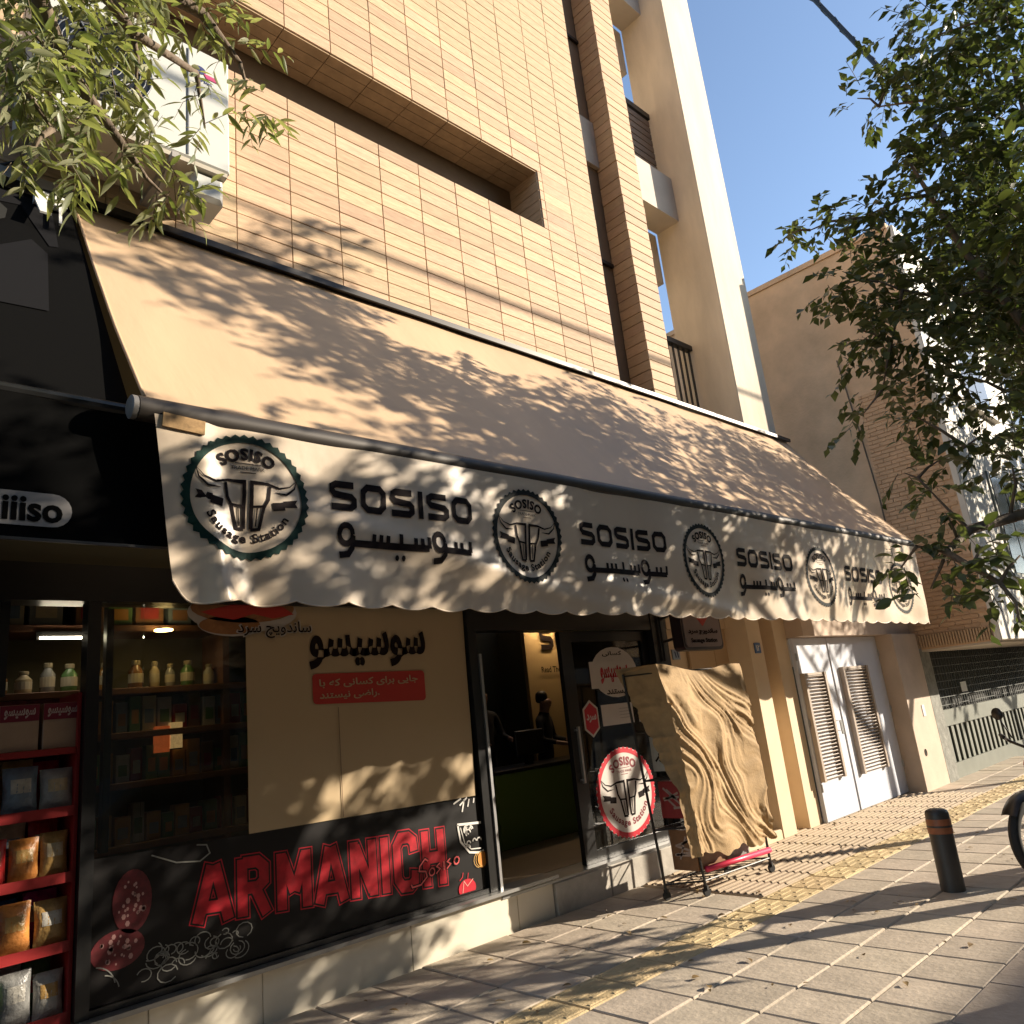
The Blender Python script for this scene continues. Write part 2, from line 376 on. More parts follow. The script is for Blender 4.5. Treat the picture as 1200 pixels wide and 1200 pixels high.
def badge(cx, cz, rx, rz, mp_t, parent, m_ring, m_txt, m_txt2, teeth=44, m_fill=None, small=False):
    """round badge: saw-tooth ring, arched lettering, split bull skull with horns, two small ribbons"""
    mp = lambda a, b: mp_t(cx+a*rx, cz+b*rz)
    if m_fill:
        f = MB(); disc2(f, 0, 0, .98, lambda a, b: mp_t(cx+a*rx, cz+b*rz, -.002), 40); obj('badge_ground', f, m_fill, parent)
    r = MB(); n = teeth*2; vs = []; fs = []
    for k in range(n+1):
        a = 2*math.pi*k/n; ro = 1.0 if k % 2 else .955
        vs += [mp(ro*math.cos(a), ro*math.sin(a)), mp(.865*math.cos(a), .865*math.sin(a))]
    r._add(vs, [(2*i, 2*i+1, 2*i+3, 2*i+2) for i in range(n)]); obj('badge_ring', r, m_ring, parent)
    t = MB()
    arctext(t, 'SOSISO', 0, 0, .58, 92, 78, .20, mp, True, .045)
    obj('badge_lettering', t, m_txt, parent); t = MB(); arctext(t, 'Sausage Station', 0, 0, .58, 270, 128, .19, mp, False, .03); obj('badge_lettering', t, m_txt, parent); t = MB()
    put_text(t, 'TRADE MARK', -.26, .26, .43, .485, mp)
    stroke(t, [(-.2,.53),(.2,.53)], .012, mp); stroke(t, [(-.12,.39),(.12,.39)], .012, mp)
    obj('badge_lettering', t, m_txt, parent)
    s = MB()
    for sg in (-1, 1):
        m2 = lambda a, b: mp(sg*a, b)
        stroke(s, [(.03,.24),(.30,.24),(.50,.19),(.68,.24),(.80,.36)], lambda u: .055*(1-u)+.006, m2, step=.08)
        stroke(s, [(.80,.36),(.76,.22),(.62,.10),(.42,.11)], lambda u: .008+.028*math.sin(math.pi*min(1,u)), m2, step=.08)
        stroke(s, [(.055,.22),(.055,-.50)], .055, m2, step=.1)
        stroke(s, [(.34,.20),(.31,-.02),(.24,-.15),(.17,-.50),(.05,-.51)], .048, m2, step=.1)
        stroke(s, [(.05,-.15),(.25,-.13)], .035, m2); stroke(s, [(.14,-.17),(.12,-.46)], .02, m2)
    obj('badge_skull', s, m_txt2, parent)
    for sg in (-1, 1):
        b = MB(); m2 = lambda a, b_: mp(sg*a, b_)
        stroke(b, [(.38,-.13),(.58,-.10)], .13, m2); poly2(b, [(.55,-.02),(.80,.03),(.76,-.04),(.80,-.10),(.55,-.12)], m2)
        obj('badge_ribbon', b, m_txt2, parent)
def fl(y):
    """frame of a vertical plane facing the street at depth y; o>0 comes nearer the street"""
    return lambda a, b, o=0: (a, y-o, b)

# ================================================================== GROUND
g = MB(); g.box(-400, 400, -400, 1.40, -.30, -.125); tag(obj('road', g, M_asphalt), kind='structure')
g = MB(); g.box(-400, 400, 13.0, 400, -.30, -.02); tag(obj('ground', g, M_asphalt), kind='structure')
g = MB(); g.box(-12, 60, 1.40, 13.0, -.20, -.045)
pav = tag(obj('pavement', g, M_sand), kind='structure')
PX = .41
def paver_mesh(name, nx, ny, kind):
    b = MB(); b._add(*((lambda w, d, c=.008, h=.045: ([(c,c,h),(w-c,c,h),(w-c,d-c,h),(c,d-c,h),(0,0,h-c),(w,0,h-c),(w,d,h-c),(0,d,h-c),(0,0,0),(w,0,0),(w,d,0),(0,d,0)],
        [(0,1,2,3),(4,5,1,0),(5,6,2,1),(6,7,3,2),(7,4,0,3),(8,9,5,4),(9,10,6,5),(10,11,7,6),(11,8,4,7)]))(nx, ny)))
    if kind == 'groove':
        for k in range(6):
            y = ny*(k+.5)/6; a = .018
            b._add([(.01,y-a,.045),(nx-.01,y-a,.045),(nx-.015,y-a*.5,.056),(.015,y-a*.5,.056),(.015,y+a*.5,.056),(nx-.015,y+a*.5,.056),(nx-.01,y+a,.045),(.01,y+a,.045)],
                   [(0,1,2,3),(3,2,5,4),(4,5,6,7)])
    if kind == 'tactile':
        for k in range(5):
            y = ny*(k+.5)/5
            for (a0, a1) in ((.02,.17),(.235,.385)) if k % 2 == 0 else ((.12,.29),):
                b._add([(a0,y-.016,.045),(a1,y-.016,.045),(a1-.01,y-.009,.050),(a0+.01,y-.009,.050),(a0+.01,y+.009,.050),(a1-.01,y+.009,.050),(a1,y+.016,.045),(a0,y+.016,.045)],
                       [(0,1,2,3),(3,2,5,4),(4,5,6,7),(7,0,3,4),(1,6,5,2)])
    me = bpy.data.meshes.new(name); me.from_pydata(b.v, [], b.f); return me
def slab(me, name, x, y):
    o = link(name, me, pav, (x, y, -.045 + rnd.uniform(-.002, .001)))
    o.rotation_euler = (rnd.uniform(-.003,.003), rnd.uniform(-.003,.003), rnd.uniform(-.004,.004))
pm = paver_mesh('paver', PX-.009, PX-.009, None); pm.materials.append(M_paver)
rows = [1.72, 2.13, 2.54, 2.95, 3.70, 4.11, 4.52]
GX = 6.02
for r_, y in enumerate(rows):
    x = 1.45
    while x < 16.0:
        if not (y > 3.5 and x > GX-.1 and x < 11.5): slab(pm, 'paver', x, y)
        x += PX
pm2 = paver_mesh('paver', PX-.009, .40, None); pm2.materials.append(M_paver)
yt = paver_mesh('tactile_paver', PX-.007, .335, 'tactile'); yt.materials.append(M_yellow)
x = 1.45
while x < 16: slab(yt, 'tactile_paver', x, 3.358); x += PX
gv = paver_mesh('grooved_paver', PX-.004, PX-.004, 'groove'); gv.materials.append(M_groove)
for y in (3.70, 4.11, 4.52):
    x = GX
    while x < 11.4: slab(gv, 'grooved_paver', x, y); x += PX
kb = MB(); kb._add([(0,0,-.13),(.592,0,-.13),(.592,.305,-.13),(0,.305,-.13),(0,.012,0),(.592,.012,0),(.592,.305,0),(0,.305,0),(.006,.03,.012),(.586,.03,.012),(.586,.30,.012),(.006,.30,.012)],
    [(0,1,5,4),(1,2,6,5),(2,3,7,6),(3,0,4,7),(4,5,9,8),(5,6,10,9),(6,7,11,10),(7,4,8,11),(8,9,10,11)])
kme = bpy.data.meshes.new('kerb_stone'); kme.from_pydata(kb.v, [], kb.f); kme.materials.append(M_kerb)
for k in range(26): link('kerb_stone', kme, pav, (1.2+k*.6, 1.405, -.006+rnd.uniform(-.003,.003)))
# strip of loose bedding between last paver row and the buildings is the pavement's own dark sand

# ================================================================== APARTMENT BUILDING
bld = thing('apartment_building', 'tall apartment building clad in tan clay strips over the shops', 'building', (4, 5.2, 0))
b = MB()
b.box(-3, 6.94, 5.012, 5.46, 5.10, 6.95-.004); b.box(-3, 6.94, 5.012, 5.46, 7.725, 14.5); b.box(5.952, 6.94, 5.012, 5.46, 6.946, 7.725)
b.box(-3, 6.94, 5.47, 9, 3.1, 14.5)
obj('wall', b, M_joint, bld)
d = MB(); d.box(-3, 5.945, 5.455, 5.468, 6.95, 7.72); obj('window_pane', d, M_brownwin, bld)
TW, TH = .466, .1346
def tile_mesh(name, w_, h_, dpt, mt, bev=.003):
    t = MB(); t.bbox(.003, w_-.003, -.012, dpt, .003, h_-.003, bev)
    me = bpy.data.meshes.new(name); me.from_pydata(t.v, [], t.f); me.materials.append(mt); return me
tm = tile_mesh('tile', TW, TH, .012, M_tile)
spots = []
for k in range(-5, 9):
    x = 2.755 + k*TW
    for j in range(13): spots.append((x, 5.2+j*TH))
    for j in range(46):
        spots.append((x, 7.72+j*TH))
for j in range(6):
    spots.append((6.017, 6.95+j*.1283)); spots.append((6.017+TW, 6.95+j*.1283))
spots.sort(key=lambda s: (s[0]*.9-2.5)**2 + (s[1]-5.5)**2)
rest = MB(); nn = 0
for (x, z) in spots:
    if x < .2: continue
    if nn < 298:
        o = link('tile', tm, bld, Vector((x, 5.0+rnd.uniform(-.0015,.0015), z))-ORG[bld]); nn += 1
    else: rest.bbox(x+.003, x+TW-.003, 4.988+rnd.uniform(-.002,.002), 5.011, z+.003, z+TH-.003, .003)
obj('upper_tiles', rest, M_tile, bld, kind='stuff')
# slot soffit and jamb tiles
for j in range(6): obj('tile_sliver', MB().box(5.952, 6.013, 4.987, 5.011, 6.954+j*.1283, 6.954+(j+1)*.1283-.008), M_tile, bld)
sf = MB()
for k in range(-4, 8):
    x = 2.755+(k-.0)*TW
    if x > 5.9: continue
    for j in range(4): sf.box(x+.004, min(x+TW, 5.945)-.004, 5.0+j*.112+.003, 5.0+(j+1)*.112-.003, 7.706, 7.724)
obj('soffit_tiles', sf, M_tile, bld, kind='stuff')
jb = MB()
for j in range(6): jb.box(5.934, 5.951, 5.0, 5.452, 6.952+j*.1283, 6.952+(j+1)*.1283-.008)
obj('jamb_tiles', jb, M_tile, bld, kind='stuff')
# recessed strip window between wall and tiled column
r = MB(); r.box(6.95, 7.9, 5.34, 5.6, 3.1, 14.5); obj('window_strip', r, M_brownwin, bld)
r = MB(); r.box(6.95, 7.63, 5.28, 5.338, 8.75, 9.50); obj('spandrel_panel', r, M_fascia, bld); obj('spandrel_panel', MB().box(6.95, 7.63, 5.28, 5.338, 12.8, 13.6), M_fascia, bld)
r = MB()
for z in (7.2, 10.9): r.box(6.95, 7.63, 5.30, 5.338, z, z+.05)
r.box(7.28, 7.33, 5.30, 5.338, 5.2, 8.74); r.box(7.28, 7.33, 5.30, 5.338, 9.51, 12.79); obj('window_frame', r, M_iron, bld)
# tiled column
r = MB(); r.box(7.655, 8.105, 5.012, 5.33, 5.1, 14.5); obj('column', r, M_joint, bld)
cm_ = MB(); cm_.bbox(0, .484, 0, .332, .0045, TH-.0045, .003)
cme = bpy.data.meshes.new('column_tile'); cme.from_pydata(cm_.v, [], cm_.f); cme.materials.append(M_coltile)
for j in range(64):
    link('column_tile', cme, bld, Vector((7.638+rnd.uniform(-.005,.005), 4.996+rnd.uniform(-.003,.003), 5.2+j*TH))-ORG[bld])
# plaster pillar and balconies
r = MB(); r.bbox(9.75, 10.70, 5.0, 5.85, 3.0, 14.8, .01); autosmooth(obj('pillar', r, M_plaster, bld))
for z0, z1 in ((4.80, 5.40), (8.86, 9.65), (12.96, 13.7)):
    r = MB(); r.box(8.106, 9.748, 5.42, 5.84, z0, z1); obj('balcony_slab', r, M_fascia, bld)
    r = MB(); r.box(8.106, 9.748, 5.88, 6.12, z0-.88, z0-.002); obj('rear_beam', r, M_plaster, bld)
r = MB(); r.box(7.9, 8.10, 5.40, 6.5, 3.1, 14.6); obj('side_wall', r, M_plaster, bld)
rl = MB(); rl.box(8.12, 9.745, 5.60, 5.68, 10.93, 11.03)
obj('handrail', rl, M_iron, bld)
for k in range(9): o = obj('rail_slat', MB().box(8.12, 9.745, 5.63, 5.65, 9.78+k*.128, 9.78+k*.128+.10), M_brownrail, bld)
rl = MB(); rl.box(8.12, 9.745, 5.59, 5.69, 6.68, 6.76)
for k in range(12): rl.box(8.16+k*.14, 8.185+k*.14, 5.63, 5.655, 5.41, 6.68)
rl.box(8.12, 9.745, 5.63, 5.655, 5.5, 5.53)
obj('handrail', rl, M_iron, bld)
r = MB(); r.box(-3, 8.09, 8.9, 9.1, 2.9, 14.5); obj('rear_wall', r, M_plaster, bld)
r = MB(); r.box(-3, 10.7, 5.0, 6.2, 14.81, 15.2); obj('parapet', r, M_plaster, bld)
# spandrel between shop head and cladding
r = MB(); r.box(-3, 8.30, 5.03, 5.4, 2.72, 5.09); obj('lower_wall', r, M_inwall, bld)

# ================================================================== SHOP FRONT
shop = thing('corner_shop', 'glazed shop front in black frames over a white stone base under the beige awning', 'shop', (4, 5.0, 0))
f = MB()
for a in ((1.335,1.405,4.97,5.09,.31,2.72), (4.235,4.325,4.97,5.12,.31,2.72), (6.80,7.06,4.97,5.14,.25,2.72), (-3,7.06,4.96,5.15,2.52,2.74),
          (1.405,4.235,4.98,5.05,.311,.345), (4.325,6.80,4.98,5.14,2.34,2.519)): f.box(*a)
obj('frame', f, M_black, shop)
obj('door_jamb', MB().box(4.326, 4.352, 4.955, 5.12, .30, 2.14), M_silver, shop)
obj('mullion', MB().box(1.475, 1.515, 5.10, 5.16, 1.1, 2.5), M_black, shop)
obj('mullion', MB().box(.90, .95, 5.02, 5.08, 2.0, 2.52), M_black, shop)
for a, b_ in ((1.405,1.660),(1.664,2.85),(2.854,4.235)):
    obj('window_pane', MB().box(a, b_, 5.012, 5.020, .345, 2.52), M_glass, shop)
obj('sill', MB().box(1.33, 4.92, 4.90, 5.10, .283, .308), M_steel, shop)
xs = [1.0, 1.7, 2.36, 3.46, 4.49, 4.90]
for a, b_ in zip(xs[:-1], xs[1:]): obj('base_tile', MB().bbox(a+.002, b_-.002, 4.96, 5.1, -.05, .28, .003), M_base, shop)
xs = [4.905, 5.6, 6.35, 7.10]
for a, b_ in zip(xs[:-1], xs[1:]): obj('step_stone', MB().bbox(a+.002, b_-.002, 4.93, 5.3, -.05, .238, .008), M_marble, shop)
obj('threshold', MB().box(4.33, 7.06, 4.95, 5.24, .241, .262), M_steel, shop)
# shop interior
rm = thing('shop_interior', 'dim shop room behind the glass with olive walls', 'room', (4, 7, .25)); rm['kind'] = 'structure'; del rm['category']
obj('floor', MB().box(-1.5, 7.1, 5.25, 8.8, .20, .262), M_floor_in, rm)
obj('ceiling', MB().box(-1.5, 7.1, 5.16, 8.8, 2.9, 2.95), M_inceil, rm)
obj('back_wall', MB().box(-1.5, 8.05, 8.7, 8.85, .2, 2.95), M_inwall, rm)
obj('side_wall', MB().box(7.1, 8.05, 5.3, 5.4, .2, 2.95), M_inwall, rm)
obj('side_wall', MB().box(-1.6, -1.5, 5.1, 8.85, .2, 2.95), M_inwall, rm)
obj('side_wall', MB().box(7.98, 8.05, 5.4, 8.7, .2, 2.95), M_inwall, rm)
# menu wall panel with wordmark, seen through the door
mp8 = fl(7.28)
pn = thing('menu_panel', 'cream wall panel with black letters inside the doorway above the counter', 'sign', (7.6, 7.3, 1.5))
obj('board', MB().box(7.18, 7.97, 7.30, 7.36, 1.0, 2.85), M_cream_in, pn)
obj('lamp_strip', MB().box(7.25, 7.95, 7.10, 7.13, 2.80, 2.83), mat('lit_strip', (.9,.7,.4), .4, emit=(1,.66,.34), es=34), pn)
t = MB(); sosiso_wide(t, 7.45, 9.0, 2.42, 2.72, mp8)
t.v = [(min(v[0], 7.965), v[1], v[2]) for v in t.v]
obj('lettering', t, M_print, pn)
t = MB(); put_text(t, 'Read The foo', 7.42, 7.94, 2.12, 2.20, mp8, .02); obj('lettering', t, M_print, pn)
ct = thing('shop_counter', 'dark green painted counter just inside the open door', 'counter', (6.6, 6.6, .26))
obj('body', MB().bbox(5.75, 7.5, 6.50, 7.0, .263, 1.02, .01), M_bgreen, ct)
obj('counter_top', MB().bbox(5.70, 7.55, 6.45, 7.05, 1.021, 1.06, .008), M_black, ct)
obj('side_panel', MB().box(5.742, 5.749, 6.51, 7.0, .27, 1.0), M_bgreen, ct)
tv = thing('till_screen', 'small dark till screen standing on the green counter', 'screen', (6.55, 6.75, 1.06))
obj('screen', MB().bbox(6.3, 6.75, 6.72, 6.76, 1.16, 1.44, .01), M_black, tv)
obj('stand', MB().box(6.48, 6.56, 6.74, 6.80, 1.061, 1.2), M_black, tv)

# white chip papers / vinyl on the glass ------------------------------------------------
po = thing('window_poster', 'cream vinyl poster with Persian lettering and a red box covering the window', 'poster', (3.2, 5.0, 1.05))
g_ = MB(); g_.grid(lambda u, v: (2.31+u*(1.915-.05*v*(1-v)*.0)+(.03*(1-v) if u > .98 else 0)*-1, 5.004-.004*math.sin(u*7+v*3)*math.sin(v*5), 1.065-.035*u+v*(1.46+.035*u)), 24, 16)
obj('sheet', g_, M_poster, po, smooth=True)
obj('seam', MB().box(2.985, 2.990, 4.9955, 4.9975, 1.06, 1.80), M_bun if 'M_bun' in globals() else M_joint, po)
mpp = fl(4.994)
t = MB(); put_text(t, 'سوسیسو', 2.77, 3.80, 2.07, 2.34, mpp, .035, fa=True); obj('lettering', t, M_print, po)
t = MB(); poly2(t, arc(2.82,1.86,.03,180,270,4)+arc(3.74,1.83,.03,270,360,4)+arc(3.74,2.00,.03,0,90,4)+arc(2.82,2.01,.03,90,180,4), fl(4.9965)); obj('red_box', t, M_red, po)
t = MB(); put_text(t, 'جایی برای کسانی که با', 2.84, 3.70, 1.935, 2.0, fl(4.9925), .02, fa=True); put_text(t, '.راضی نیستند', 2.84, 3.34, 1.85, 1.915, fl(4.9925), .02, fa=True)
obj('lettering', t, M_poster, po)

st = thing('sandwich_sticker', 'sandwich shaped window sticker with Persian words at the top corner of the poster', 'sticker', (2.3, 4.99, 2.3))
def ell(cx, cz, rx, rz, n=24, a0=0, a1=360): return [(cx+rx*math.cos(R_(a0+(a1-a0)*i/n)), cz+rz*math.sin(R_(a0+(a1-a0)*i/n))) for i in range(n if a1-a0 == 360 else n+1)]
t = MB(); poly2(t, ell(2.30,2.47,.385,.135), fl(4.992)); poly2(t, ell(2.22,2.395,.24,.085), fl(4.9915)); obj('outline', t, M_letterwhite, st)
M_bun = mat('brown_bun_print', (.28,.12,.04), .5, noise=.3, nscale=20)
t = MB(); poly2(t, ell(2.30,2.50,.365,.10), fl(4.9895)); poly2(t, ell(2.20,2.385,.21,.062), fl(4.9895)); obj('bun', t, M_bun, st)
t = MB(); poly2(t, [(2.0,2.47),(2.12,2.50),(2.25,2.53),(2.4,2.54),(2.58,2.51),(2.66,2.46),(2.5,2.43),(2.36,2.46),(2.22,2.42),(2.1,2.44)], fl(4.988)); obj('filling', t, M_red, st)
t = MB(); put_text(t, 'ساندویچ سرد', 2.235, 2.80, 2.285, 2.42, fl(4.9865), .055, fa=True); obj('lettering_outline', t, M_letterwhite, st)
t = MB(); put_text(t, 'ساندویچ سرد', 2.247, 2.79, 2.295, 2.41, fl(4.985), .012, fa=True); obj('lettering', t, M_print, st)

bn = thing('window_banner', 'black vinyl banner with red ARMANICH lettering across the lower window', 'banner', (2.8, 5.0, .35))
obj('sheet', MB().quad((1.406,5.006,.348),(4.234,5.006,.348),(4.234,5.006,1.018),(1.406,5.006,1.085)), M_banner, bn)
Bl, Br = (1.97, .625, .94), (3.84, .460, .842)
def arm(a, b):  # a,b in 0..1
    z0 = Bl[1]+(Br[1]-Bl[1])*a; z1 = Bl[2]+(Br[2]-Bl[2])*a
    return (Bl[0]+(Br[0]-Bl[0])*a, z0+(z1-z0)*b)
wl = [1.02,1,1.12,1.02,1.04,.42,.98,1.0]; gap = .10; tot = sum(wl)+gap*7; x_ = 0
GL = {'A': [[(.05,0),(.32,.98)],[(.38,.98),(.65,0)],[(.16,.26),(.54,.26)]], 'R': [[(.10,0),(.10,1)],[(.12,.93),(.42,.93),(.55,.82),(.55,.58),(.42,.48),(.12,.48)],[(.36,.48),(.60,0)]],
      'M': [[(.10,0),(.10,1)],[(.12,.94),(.37,.30)],[(.39,.30),(.64,.94)],[(.66,1),(.66,0)]], 'N': [[(.10,0),(.10,1)],[(.14,.92),(.52,.08)],[(.56,1),(.56,0)]], 'I': [[(.10,0),(.10,1)]],
      'C': [[(.58,.68),(.56,.86),(.44,.94),(.22,.94),(.10,.80),(.10,.20),(.22,.06),(.44,.06),(.56,.14),(.58,.32)]], 'H': [[(.10,0),(.10,1)],[(.12,.50),(.54,.50)],[(.56,0),(.56,1)]]}
GW = {'A': .70, 'R': .70, 'M': .76, 'N': .66, 'I': .20, 'C': .68, 'H': .66}
tot = sum(GW[c]+.13 for c in 'ARMANICH')-.13; x_ = 0
for ch in 'ARMANICH':
    for wd_, ext, mt_, off in ((.315, .050, M_brightred, .0015), (.275, .030, M_banner, .0028), (.205, 0, M_letterred, .0042)):
        t = MB(); k_ = 0
        for pl in GL[ch]:
            P2 = [Vector(p) for p in pl]; P2[0] = P2[0]+(P2[0]-P2[1]).normalized()*ext; P2[-1] = P2[-1]+(P2[-1]-P2[-2]).normalized()*ext; k_ += 1
            stroke(t, P2, wd_, lambda a, b, off=off, k_=k_, x_=x_: (lambda q_: (q_[0], 5.006-off-k_*.0003, q_[1]))(arm((x_+a)/tot, b)), step=.5)
        obj('letter' if ext == 0 else 'letter_outline', t, mt_, bn)
    x_ += GW[ch]+.13
for wk, yk, mk in ((2.3, 4.9995, M_banner), (1.0, 4.9980, mat('light_red_print', (.72,.10,.10), .5))):
    t = MB(); q = lambda a, b, yk=yk: (3.55+a*.085, yk, .50+b*.085+a*.012)
    stroke(t, [(1.5,1.5),(1.2,1.75),(.6,1.35),(.5,1.0),(1.2,.75),(1.3,.3),(.6,-.1),(-.3,.0),(-.4,.25)], .13*wk, q)
    for k, xx in enumerate((1.5, 4.3)): stroke(t, arc(xx+.35, .5, .30, 0, 360, 8), .12*wk, lambda a, b, k=k: (lambda p: (p[0], p[1]-.0001*(k+1), p[2]))(q(a, b)))
    stroke(t, [(2.75,.9),(2.4,.75),(2.75,.45),(2.3,.2)], .12*wk, q); stroke(t, [(3.22,.9),(3.18,.2)], .12*wk, q); stroke(t, [(3.95,.9),(3.6,.75),(3.95,.45),(3.5,.2)], .12*wk, q)
    obj('signature', t, mk, bn, kind='stuff')
t = MB(); q = fl(5.002)
stroke(t, arc(1.50,.76,.17,0,360,22,.85), .0, q)
for cx, cz, rx, rz, sd_ in ((1.62,.83,.105,.165,3), (1.55,.60,.14,.10,5)):
    poly2(t, ell(cx, cz, rx, rz), q)
obj('salami_slice', t, M_darkred, bn)
t = MB(); q = fl(5.0005); rr = random.Random(4)
for cx, cz, rx, rz in ((1.62,.83,.095,.15), (1.55,.60,.12,.085)):
    for k in range(26):
        a, rd = rr.uniform(0, 6.28), rr.uniform(.2,.85); disc2(t, cx+rx*rd*math.cos(a), cz+rz*rd*math.sin(a), rr.uniform(.005,.013), q, 6, 1.3)
obj('salami_fat', t, mat('pink_print', (.40,.22,.20), .5), bn, kind='stuff')
t = MB(); q = fl(5.0015)
for k in range(34):
    cx, cz, r_ = rr.uniform(1.68,2.3), rr.uniform(.41,.55)+.0, rr.uniform(.015,.06); a = rr.uniform(0, 360)
    stroke(t, arc(cx, cz, r_, a, a+rr.uniform(160,340), 10, .8), .006, q)
for a in ((1.42,.42,.12),(1.47,.40,.09)): stroke(t, arc(a[0], a[1], a[2], 10, 80, 8), .006, q)
stroke(t, [(1.72,1.05),(1.86,.985),(2.0,.965),(2.06,1.0),(2.04,1.05),(1.98,1.06)], .008, q)
obj('salad_sketch', t, mat('grey_print', (.20,.20,.18), .5), bn, kind='stuff')
t = MB(); q = fl(5.0)
stroke(t, [(3.98,.845),(4.22,.825)], .018, q); stroke(t, [(3.985,.845),(4.0,.72),(4.08,.63),(4.18,.61),(4.225,.62)], .016, q); stroke(t, [(4.01,.82),(4.04,.70),(4.1,.65),(4.2,.64)], .008, q)
for k in range(9): stroke(t, arc(rr.uniform(4.06,4.19), rr.uniform(.66,.80), rr.uniform(.015,.03), 0, rr.uniform(150,300), 7), .010, q)
for a, b_ in (((3.96,1.0),(4.04,1.03)),((4.04,.93),(4.07,1.02)),((4.10,.96),(4.12,1.015)),((4.02,.98),(4.10,1.03)),((4.16,.98),(4.17,1.015))): stroke(t, [a, b_], .012, q)
obj('bowl_sketch', t, M_white, bn)
t = MB(); poly2(t, ell(4.20,.56,.045,.06), q); 
obj('pumpkin_print', t, mat('orange_print', (.60,.22,.03), .5), bn)
t = MB(); 
for k in (-.03, -.01, .012): stroke(t, arc(4.20+k, .56, .055, 100, 260, 6, 1), .004, fl(4.998))
obj('pumpkin_line', t, mat('yellow_print', (.7,.4,.1), .5), bn)
t = MB(); poly2(t, ell(4.03,.385,.085,.065,16,-25,205), q); stroke(t, [(3.96,.45),(3.99,.47),(4.0,.50)], .006, q); stroke(t, [(4.04,.45),(4.05,.49)], .006, q)
obj('tomato_print', t, M_brightred, bn)
t = MB(); stroke(t, [(3.98,.36),(4.0,.44),(4.03,.40),(4.09,.44)], .006, fl(4.998)); obj('tomato_line', t, mat('pale_pink_print', (.7,.3,.25), .5), bn)

# sliding door -------------------------------------------------------------------------
dr = thing('sliding_door', 'black framed sliding glass door covered in stickers', 'door', (6.1, 5.08, .27))
obj('door_frame', MB().box(5.44, 5.60, 5.055, 5.105, .265, 2.335).box(6.70, 6.796, 5.055, 5.105, .265, 2.335).box(5.601, 6.699, 5.055, 5.105, .265, .36).box(5.601, 6.699, 5.055, 5.105, 2.24, 2.335), M_black, dr)
obj('door_glass', MB().box(5.601, 6.699, 5.076, 5.084, .361, 2.239), M_doorglass, dr)
obj('door_handle', MB().bar((5.52,5.03,.95),(5.52,5.03,1.45),.012).bar((5.50,5.055,.98),(5.50,5.03,.98),.008).bar((5.50,5.055,1.42),(5.50,5.03,1.42),.008), M_silver, dr)
def sticker(name, label, x0, x1, z0, z1, bgm, items, y=5.072, rounded=.0, shape=None):
    s = thing(name, label, 'sticker', ((x0+x1)/2, y, z0))
    t = MB(); poly2(t, shape or [(x0,z0),(x1,z0),(x1,z1),(x0,z1)], fl(y)); obj('ground', t, bgm, s)
    for nm, fn, mt_ in items:
        t = MB(); fn(t, fl(y-.0018)); obj(nm, t, mt_, s)
    return s
Mst = mat('white_sticker_paper', (.58,.54,.50), .4, noise=.05, nscale=6)
lg = thing('round_door_sticker', 'big round white sticker with red saw-tooth rim and bull skull low on the sliding door', 'sticker', (6.15, 5.07, .4))
badge(6.15, .79, .45, .42, fl(5.071), lg, M_brightred, mat('maroon_print', (.20,.01,.02), .5), M_print, m_fill=Mst)
s = thing('oval_sticker', 'white oval sticker behind the red script card at the top of the sliding door', 'sticker', (6.15, 5.074, 1.68))
t = MB(); poly2(t, ell(6.22,1.93,.36,.25), fl(5.074)); obj('ground', t, Mst, s)
t = MB(); put_text(t, 'خبر ویژه', 6.05, 6.4, 2.09, 2.14, fl(5.0725), .02, fa=False) if False else put_text(t, 'کسانی', 6.05, 6.36, 2.085, 2.14, fl(5.0725), .03, fa=True); put_text(t, 'نیستند', 6.05, 6.40, 1.70, 1.77, fl(5.0725), .03, fa=True)
obj('lettering', t, M_print, s)
sticker('script_card', 'white card with red Persian script at the top of the sliding door', 5.83, 6.50, 1.78, 2.04, Mst,
        [('lettering', lambda t, q: put_text(t, 'سوسیسو', 5.98, 6.42, 1.82, 2.0, q, .05, fa=True), M_brightred)], y=5.068)
sticker('red_hexagon_sticker', 'red hexagonal sticker at the left edge of the sliding door', 5.66, 5.88, 1.33, 1.68, Mst,
        [('hexagon', lambda t, q: poly2(t, [(5.77,1.355),(5.86,1.42),(5.86,1.59),(5.77,1.655),(5.68,1.59),(5.68,1.42)], q), M_brightred),
         ('lettering', lambda t, q: put_text(t, 'سرد', 5.70, 5.84, 1.47, 1.55, lambda a, b: (a, 5.0686, b), .03, fa=True), Mst)],
        shape=[(5.77,1.33),(5.88,1.41),(5.88,1.60),(5.77,1.68),(5.66,1.60),(5.66,1.41)])
sticker('notice_paper', 'blank white notice taped between the red hexagon and the sliding door edge', 5.93, 6.42, 1.42, 1.62, Mst,
        [('lettering', lambda t, q: [stroke(t, [(6.2,z),(6.36,z)], .006, q) for z in (1.48,1.51,1.54,1.57)], mat('faint_print', (.35,.32,.3), .5))])
sticker('black_white_sticker', 'small black and white sticker near the right edge of the sliding door', 6.50, 6.68, 1.42, 1.70, Mst,
        [('mark', lambda t, q: [stroke(t, [(6.53,z),(6.58,z+.03),(6.65,z)], .02, q) for z in (1.47,1.54,1.61)], M_print)])

